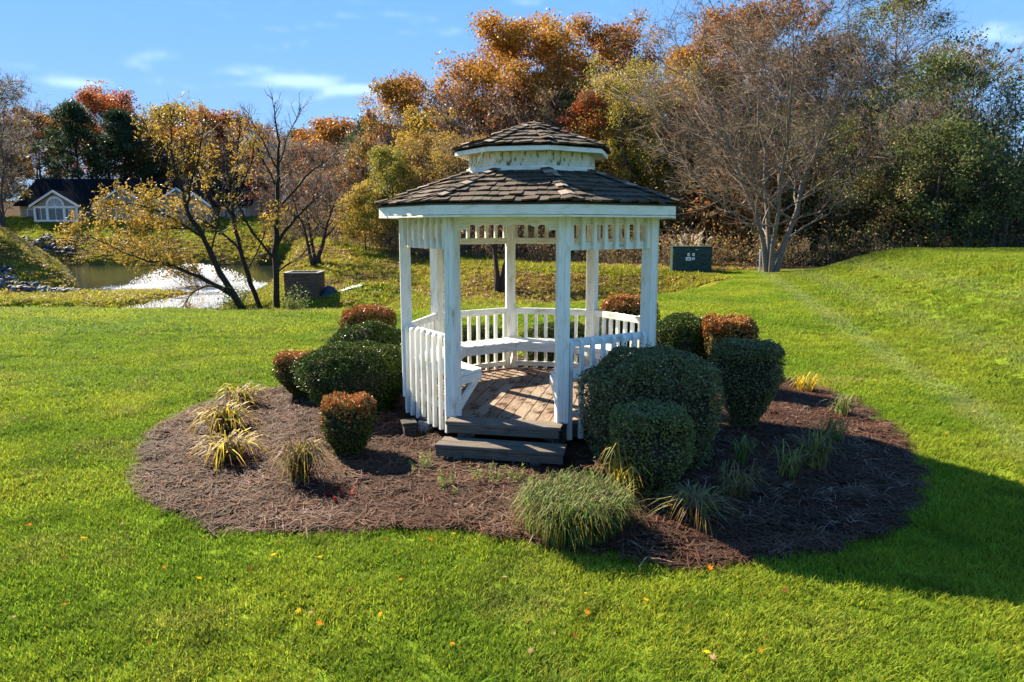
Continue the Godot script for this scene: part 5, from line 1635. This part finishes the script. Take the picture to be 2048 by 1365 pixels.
func build_pit() -> void:
	var p := at(-12.15, 42.5)
	p.y = minf(p.y, -1.75)
	var o := base("brick_pit", p, 0.06)
	tag(o, "square open topped brick drain pit standing on the grass by the pond", "brick pit")
	var g := Geo.new()
	var h := 1.5
	var core := Geo.new()
	for s in 4:
		var b := Basis(Vector3.UP, s * PI / 2)
		core.box(Transform3D(b, b * Vector3(0, h / 2 - 0.1, 0.86)), Vector3(1.78, h + 0.1, 0.16), 0.0, Color(0.2, 0.18, 0.16))
		for row in 19:
			var x := -0.95 + (0.0 if row % 2 else -0.11)
			while x < 0.93:
				var a := maxf(x, -0.945)
				var e := minf(x + 0.212, 0.945)
				x += 0.22
				if e - a < 0.05:
					continue
				var c := [Color(0.15, 0.09, 0.06), Color(0.12, 0.075, 0.055), Color(0.17, 0.12, 0.085), Color(0.13, 0.10, 0.08)][rng.randi() % 4] as Color
				g.box(Transform3D(b, b * Vector3((a + e) / 2, 0.03 + row * 0.079, 0.945 + rr(-0.006, 0.006))), Vector3(e - a, 0.068, 0.06), 0.0, tint(c, 0.25))
	put("pit_wall", core.mesh(), M.stone, o)
	put("brickwork", g.mesh(), M.brick, o).set_meta("kind", "stuff")
	for s in 4:
		var b := Basis(Vector3.UP, s * PI / 2)
		bar("coping", Vector3(2.02 if s % 2 == 0 else 1.62, 0.06, 0.2), Transform3D(b, b * Vector3(0, h + 0.03, 0.91)), M.concrete, o, 0.008)
	# sheets lying beside it
	for e in [[-9.55, 43.0, 0.75, 0.62, "greenish white crumpled plastic sheet draped on the grass slope beside the brick pit", 0.0], [-10.75, 42.3, 0.5, 0.5, "dark blue crumpled tarpaulin lying against the right of the brick pit", 0.5]]:
		var where := at(e[0], e[1])
		var t := base("plastic_sheet", where)
		tag(t, e[4], "sheet")
		var sg := Geo.new()
		var nn := 16
		for j in nn:
			for i in nn:
				var q := []
				for k in [[0, 0], [1, 0], [1, 1], [0, 1]]:
					var u := float(i + k[0]) / nn * 2.0 - 1.0
					var v := float(j + k[1]) / nn * 2.0 - 1.0
					var px: float = e[0] + u * e[2]
					var pd: float = e[1] - v * e[3]
					var pile: float = e[5] * maxf(0.0, 1.0 - u * u) * maxf(0.0, 1.0 - v * v)
					q.append(Vector3(u * e[2], hgt(px, pd) - where.y + 0.09 + pile + 0.06 * n3.get_noise_2d(px * 12.0, pd * 12.0), v * e[3]))
				sg.quad_out(q[0], q[1], q[2], q[3], Vector3.UP, Color.WHITE)
		put("sheet_cloth", sg.mesh(), M.tarp_green if e[5] == 0.0 else M.tarp_dark, t)


func build_box() -> void:
	var p := at(9.45, 38.2)
	var o := base("utility_box", p, -0.12)
	tag(o, "dark green metal electrical cabinet with white stickers on the grass by the wood", "utility box")
	bar("cabinet", Vector3(2.02, 1.30, 1.3), Transform3D(Basis(), Vector3(0, 0.70, -0.65)), M.utility_green, o, 0.02)
	bar("lid", Vector3(2.08, 0.06, 1.36), Transform3D(Basis(), Vector3(0, 1.375, -0.65)), M.utility_green, o, 0.015)
	bar("plinth", Vector3(2.2, 0.2, 1.5), Transform3D(Basis(), Vector3(0, -0.02, -0.65)), M.dark_block, o, 0.02)
	for s in [-1.0, 1.0]:
		var door := hold("door", o)
		bar("door_leaf", Vector3(0.97, 1.1, 0.03), Transform3D(Basis(), Vector3(s * 0.492, 0.68, 0.017)), M.utility_green, door, 0.008)
		if s > 0:
			bar("handle", Vector3(0.04, 0.18, 0.04), Transform3D(Basis(), Vector3(0.07, 0.62, 0.05)), M.dark_block, door, 0.008)
	for e in [[-0.19, 0.98, 0.12, 0.16], [0.06, 0.98, 0.12, 0.15], [-0.20, 0.76, 0.26, 0.18], [0.05, 0.76, 0.16, 0.12], [0.22, 1.21, 0.12, 0.09]]:
		var st := hold("sticker", o)
		var z := 0.037 if e[1] < 1.2 else 0.008
		bar("sticker_sheet", Vector3(e[2], e[3], 0.006), Transform3D(Basis(), Vector3(e[0], e[1], z)), M.sticker, st, 0.0)
		bar("sticker_print", Vector3(e[2] * 0.55, e[3] * 0.3, 0.004), Transform3D(Basis(), Vector3(e[0] + 0.01, e[1] - 0.01, z + 0.004)), M.print, st, 0.0)
	# pampas grass behind it
	var q := base("pampas_grass", at(9.9, 40.4))
	tag(q, "pampas grass with pale feathery plumes behind the green cabinet", "grass clump")
	var bl := Geo.new()
	for i in 260:
		var f := rr(0, TAU)
		var l := rr(0.5, 1.3)
		var a := Vector3(cos(f) * 0.15, 0, sin(f) * 0.15)
		var m := a + Vector3(cos(f) * l * 0.5, rr(0.8, 1.4), sin(f) * l * 0.5)
		var e := a + Vector3(cos(f) * l, rr(0.3, 1.0), sin(f) * l)
		var w := Vector3(-sin(f), 0, cos(f)) * 0.014
		var c := tint(Color(0.24, 0.2, 0.06), 0.3)
		bl.quad_out(a - w, a + w, m + w, m - w, Vector3.UP, c)
		bl.quad_out(m - w, m + w, e + w * 0.3, e - w * 0.3, Vector3.UP, c)
	put("blades", bl.mesh(), M.leaf, q).set_meta("kind", "stuff")
	for i in 15:
		var f := TAU * i / 15.0 + rr(-0.2, 0.2)
		var l := rr(0.35, 1.2)
		var e := Vector3(cos(f) * l, rr(1.35, 2.0), sin(f) * l * 0.6)
		var pl := Geo.new()
		pl.cone(Vector3.ZERO, e, 0.012, Color(0.4, 0.33, 0.2))
		var dirn := Vector3(cos(f) * 0.6, 0.8, sin(f) * 0.4).normalized()
		for k in 70:
			var t := rng.randf()
			var a := (dirn + rdir() * 0.6).normalized() * 0.09
			pl.leaf(e + dirn * (t - 0.4) * 0.55 + rdir() * 0.055 * sin(PI * clampf(t, 0.1, 0.95)) + Vector3.DOWN * 0.15 * t * t, a, a.cross(rdir()).normalized() * 0.02, tint(Color(0.62, 0.52, 0.38), 0.2))
		put("plume", pl.mesh(), M.plume, q)
	var mk := base("marker_post", at(13.05, 38.3))
	tag(mk, "thin pale blue marker post beside the big birch's trunk", "post")
	bar("post_shaft", Vector3(0.07, 1.15, 0.05), Transform3D(Basis(), Vector3(0, 0.55, 0)), M.marker, mk, 0.01)
	bar("post_cap", Vector3(0.075, 0.1, 0.055), Transform3D(Basis(), Vector3(0, 1.16, 0)), M.sticker, mk, 0.01)


func build_rocks() -> void:
	var shapes := []
	for s in 7:
		var g := Geo.new()
		var rows := 5
		var ring := 7
		var pt := []
		for j in rows + 1:
			for i in ring:
				var f := TAU * i / ring
				var e := PI * j / rows
				var r := rr(0.75, 1.15)
				pt.append(Vector3(cos(f) * sin(e) * r, cos(e) * r * 0.7, sin(f) * sin(e) * r * 0.8) if j > 0 and j < rows else Vector3(0, cos(e) * 0.65, 0))
		for j in rows:
			for i in ring:
				var a := j * ring + i
				var b := j * ring + (i + 1) % ring
				if j > 0:
					g.tri_out(pt[a], pt[b], pt[a + ring], pt[a], Color.WHITE)
				if j < rows - 1:
					g.tri_out(pt[b], pt[b + ring], pt[a + ring], pt[b], Color.WHITE)
		shapes.append(g.mesh())
	var mats := []
	for c in [Color(0.075, 0.078, 0.085), Color(0.12, 0.123, 0.13), Color(0.05, 0.052, 0.058), Color(0.19, 0.19, 0.195)]:
		mats.append(tri_mat(c, M.stone.albedo_texture, Vector3.ONE * 0.7, 0.7))
	var o := base("rock_bank", at(-33.0, 48.0))
	tag(o, "bank of loose dark grey rocks at the left edge above the pond", "rock bank")
	for i in 250:
		var t := rng.randf()
		var x := lerpf(-38.5, -27.6, t)
		var d := lerpf(46.2, 46.0, t) + rr(-1.0, 1.0) * lerpf(2.0, 0.7, t)
		var s := rr(0.13, 0.34)
		put("stone", shapes[i % 7], mats[(rng.randi() % 4) if rng.randf() < 0.75 else 2], o, Transform3D((Basis(Vector3.UP, rr(0, TAU)) * Basis(Vector3.RIGHT, rr(-0.6, 0.6))).scaled(Vector3.ONE * s), at(x, d) + Vector3(0, s * 0.3, 0) - o.position))
	var q := base("rock_bank", at(-56.0, 87.0))
	tag(q, "shaded dark rocks on the far bank below the house's left gable", "rock bank")
	for i in 110:
		var x := rr(-60, -51.5)
		var d := rr(85.5, 91.0)
		var s := rr(0.2, 0.45)
		put("stone", shapes[i % 7], mats[rng.randi() % 3], q, Transform3D((Basis(Vector3.UP, rr(0, TAU)) * Basis(Vector3.RIGHT, rr(-0.6, 0.6))).scaled(Vector3.ONE * s), at(x, d) + Vector3(0, s * 0.2, 0) - q.position))


func build_fountain() -> void:
	var o := base("fountain", Vector3(-23.6, -2.0, -53.5))
	tag(o, "floating pond fountain throwing a low white dome of spray", "fountain")
	var g := Geo.new()
	var ringp := []
	g.tube([Vector3(0, -0.1, 0), Vector3(0, 0.08, 0), Vector3(0, 0.12, 0)], [0.45, 0.45, 0.2], 16, Color.WHITE, true)
	put("float_ring", g.mesh(), M.dark_block, o)
	g = Geo.new()
	g.tube([Vector3(0, 0.1, 0), Vector3(0, 0.3, 0)], [0.08, 0.06], 10, Color.WHITE, true)
	put("nozzle", g.mesh(), M.dark_block, o)
	var dm := SphereMesh.new()
	dm.radius = 1.0
	dm.height = 2.0
	dm.radial_segments = 6
	dm.rings = 3
	var xfs := []
	var cols := []
	for i in 24000:
		var f := rr(0, TAU)
		var v := 4.6 + rr(-0.9, 0.8)
		var e := deg_to_rad(rr(38, 80)) if rng.randf() < 0.8 else deg_to_rad(rr(80, 89))
		var t := rng.randf() * 2.0 * v * sin(e) / 9.8
		var p := Vector3(cos(f) * v * cos(e) * t * 1.6, 0.25 + v * sin(e) * t - 4.9 * t * t, sin(f) * v * cos(e) * t * 1.6)
		if p.y < 0.0:
			continue
		var s := rr(0.009, 0.03)
		xfs.append(Transform3D(Basis().scaled(Vector3(s, s * rr(1.0, 1.8), s)), p))
		cols.append(Color.WHITE)
	many("spray", dm, M.spray, xfs, cols, o)
	# round the fountain, where the drops fall, the water is broken into foam
	xfs = []
	cols = []
	for i in 9000:
		var f := rr(0, TAU)
		var r := 4.4 * pow(rng.randf(), 0.5) + absf(rng.randfn()) * 0.8
		var p := Vector3(cos(f) * r * 1.15, 0.005, sin(f) * r)
		if water_depth(o.position.x + p.x, -(o.position.z + p.z)) < 0.2:
			continue
		var s := rr(0.015, 0.05)
		xfs.append(Transform3D(Basis().scaled(Vector3(s, s * 0.35, s)), p))
		cols.append(Color.WHITE)
	for i in 9000:  # sun glitter on the neck's water, drawn as solid white specks
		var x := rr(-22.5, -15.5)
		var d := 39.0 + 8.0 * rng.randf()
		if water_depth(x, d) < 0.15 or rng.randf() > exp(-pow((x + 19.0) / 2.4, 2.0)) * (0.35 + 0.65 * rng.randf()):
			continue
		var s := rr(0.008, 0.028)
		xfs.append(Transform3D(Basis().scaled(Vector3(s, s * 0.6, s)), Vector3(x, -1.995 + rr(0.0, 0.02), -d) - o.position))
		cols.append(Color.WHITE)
	many("froth_and_glitter", dm, M.spray, xfs, cols, o)


# ---------------------------------------------------------------- sky
func cloud_cover() -> ImageTexture:
	var w := 1536
	var h := 768
	var im := Image.create(w, h, false, Image.FORMAT_RGBAF)
	im.fill(Color(0, 0, 0, 0))
	var f := FastNoiseLite.new()
	f.seed = 11
	f.frequency = 1.0
	f.fractal_octaves = 6
	var f2 := FastNoiseLite.new()
	f2.seed = 29
	f2.frequency = 1.0
	f2.fractal_octaves = 3
	for y in h / 2:
		var el := (0.5 - (y + 0.5) / h) * PI
		for x in w:
			var az := (x + 0.5) / w * TAU
			# thin high cloud drawn out into level streaks
			var ad := wrapf(az, -PI, PI)
			var warp := f2.get_noise_2d(ad * 3.0, el * 9.0)
			var a := f.get_noise_2d(ad * 7.0 * cos(el) + warp * 0.8 + 3.0, el * 60.0 + warp * 1.5 - ad * 1.2)
			var b := f2.get_noise_2d(ad * 1.6 + 50.0, el * 6.0)
			var bank := 0.0
			for s in [[-0.235, 0.180, 0.15, 0.011], [0.16, 0.300, 0.22, 0.013], [0.57, 0.2, 0.05, 0.012], [-0.54, 0.168, 0.05, 0.008], [-0.5, 0.278, 0.1, 0.005], [1.4, 0.25, 0.4, 0.03], [2.6, 0.3, 0.5, 0.05], [-1.5, 0.3, 0.4, 0.04], [-2.4, 0.22, 0.4, 0.03]]:
				bank = maxf(bank, exp(-pow((ad - s[0]) / s[2], 2.0) - pow((el - s[1] - 0.02 * warp) / s[3], 2.0)))
			var v := smoothstep(0.18, 0.9, a * 0.75 + b * 0.2 + bank * 0.75) * smoothstep(0.02, 0.1, el)
			if v > 0.0:
				im.set_pixel(x, y, Color(0.26, 0.255, 0.25, v * 0.38))
	return ImageTexture.create_from_image(im)


func _ready() -> void:
	rng.seed = 20241
	n1.seed = 5
	n1.frequency = 0.05
	n2.seed = 17
	n2.frequency = 0.06
	n2.fractal_octaves = 4
	n3.seed = 23
	n3.frequency = 0.3
	# camera, sky, sun, exposure
	var cam := Camera3D.new()
	cam.name = "camera"
	cam.position = Vector3(0, 2.415, 0)
	cam.rotation.x = -0.1568
	cam.fov = 50.42
	cam.far = 900.0
	add_child(cam)
	cam.current = true
	var sky := ProceduralSkyMaterial.new()
	sky.sky_top_color = Color(0.035, 0.111, 0.268).linear_to_srgb()
	sky.sky_horizon_color = Color(0.128, 0.208, 0.296).linear_to_srgb()
	sky.sky_curve = 0.14
	sky.ground_bottom_color = Color(0.08, 0.09, 0.05).linear_to_srgb()
	sky.ground_horizon_color = Color(0.25, 0.3, 0.33).linear_to_srgb()
	sky.sky_cover = cloud_cover()
	sky.sky_energy_multiplier = 1.0
	var env := Environment.new()
	env.background_mode = Environment.BG_SKY
	env.sky = Sky.new()
	env.sky.sky_material = sky
	env.background_energy_multiplier = 1.0
	env.tonemap_mode = Environment.TONE_MAPPER_LINEAR
	env.tonemap_exposure = 4.2
	env.sdfgi_enabled = true
	env.ssao_enabled = true
	env.ssil_enabled = true
	var we := WorldEnvironment.new()
	we.name = "world_environment"
	we.environment = env
	add_child(we)
	var sun := DirectionalLight3D.new()
	sun.name = "sun"
	sun.light_color = Color(1.0, 0.94, 0.83)
	sun.light_energy = 1.6
	sun.light_angular_distance = 0.5
	sun.shadow_enabled = true
	add_child(sun)
	sun.look_at_from_position(Vector3(-1.02, 1.0, -1.02), Vector3.ZERO, Vector3.UP)

	bed = PackedVector2Array()
	var outline := [[-3.76, 6.99], [-4.15, 8.03], [-4.3, 8.9], [-4.2, 9.68], [-3.9, 10.28], [-3.5, 10.75], [-3.3, 11.6], [-2.9, 12.4], [-2.0, 13.2], [-0.8, 13.5], [0.5, 13.6], [1.8, 13.5], [2.9, 13.1], [3.7, 12.5], [4.34, 11.51], [4.61, 10.6], [4.7, 9.54], [4.55, 8.34], [4.18, 7.15], [3.69, 6.31], [3.1, 5.63], [2.56, 5.26], [1.97, 5.0], [1.35, 4.88], [0.9, 5.0], [0.4, 5.17], [-0.09, 5.35], [-0.7, 5.51], [-1.31, 5.53], [-1.83, 5.42], [-2.41, 5.58], [-3.02, 6.01], [-3.43, 6.43]]
	for i in outline.size():
		var a := Vector2(outline[i][0], outline[i][1])
		var b := Vector2(outline[(i + 1) % outline.size()][0], outline[(i + 1) % outline.size()][1])
		for j in 4:
			bed.append(a.lerp(b, j / 4.0) + (a.lerp(b, j / 4.0) - Vector2(0.25, 9)).normalized() * rr(-0.035, 0.035))
	make_materials()
	build_ground()
	build_bed()
	build_wood()
	build_near_trees()
	build_house()
	build_pit()
	build_box()
	build_rocks()
	build_fountain()
	build_gazebo()
	build_shrubs()
	build_clumps()
	build_bed_objects()
	build_fallen_leaves()
	build_grass()
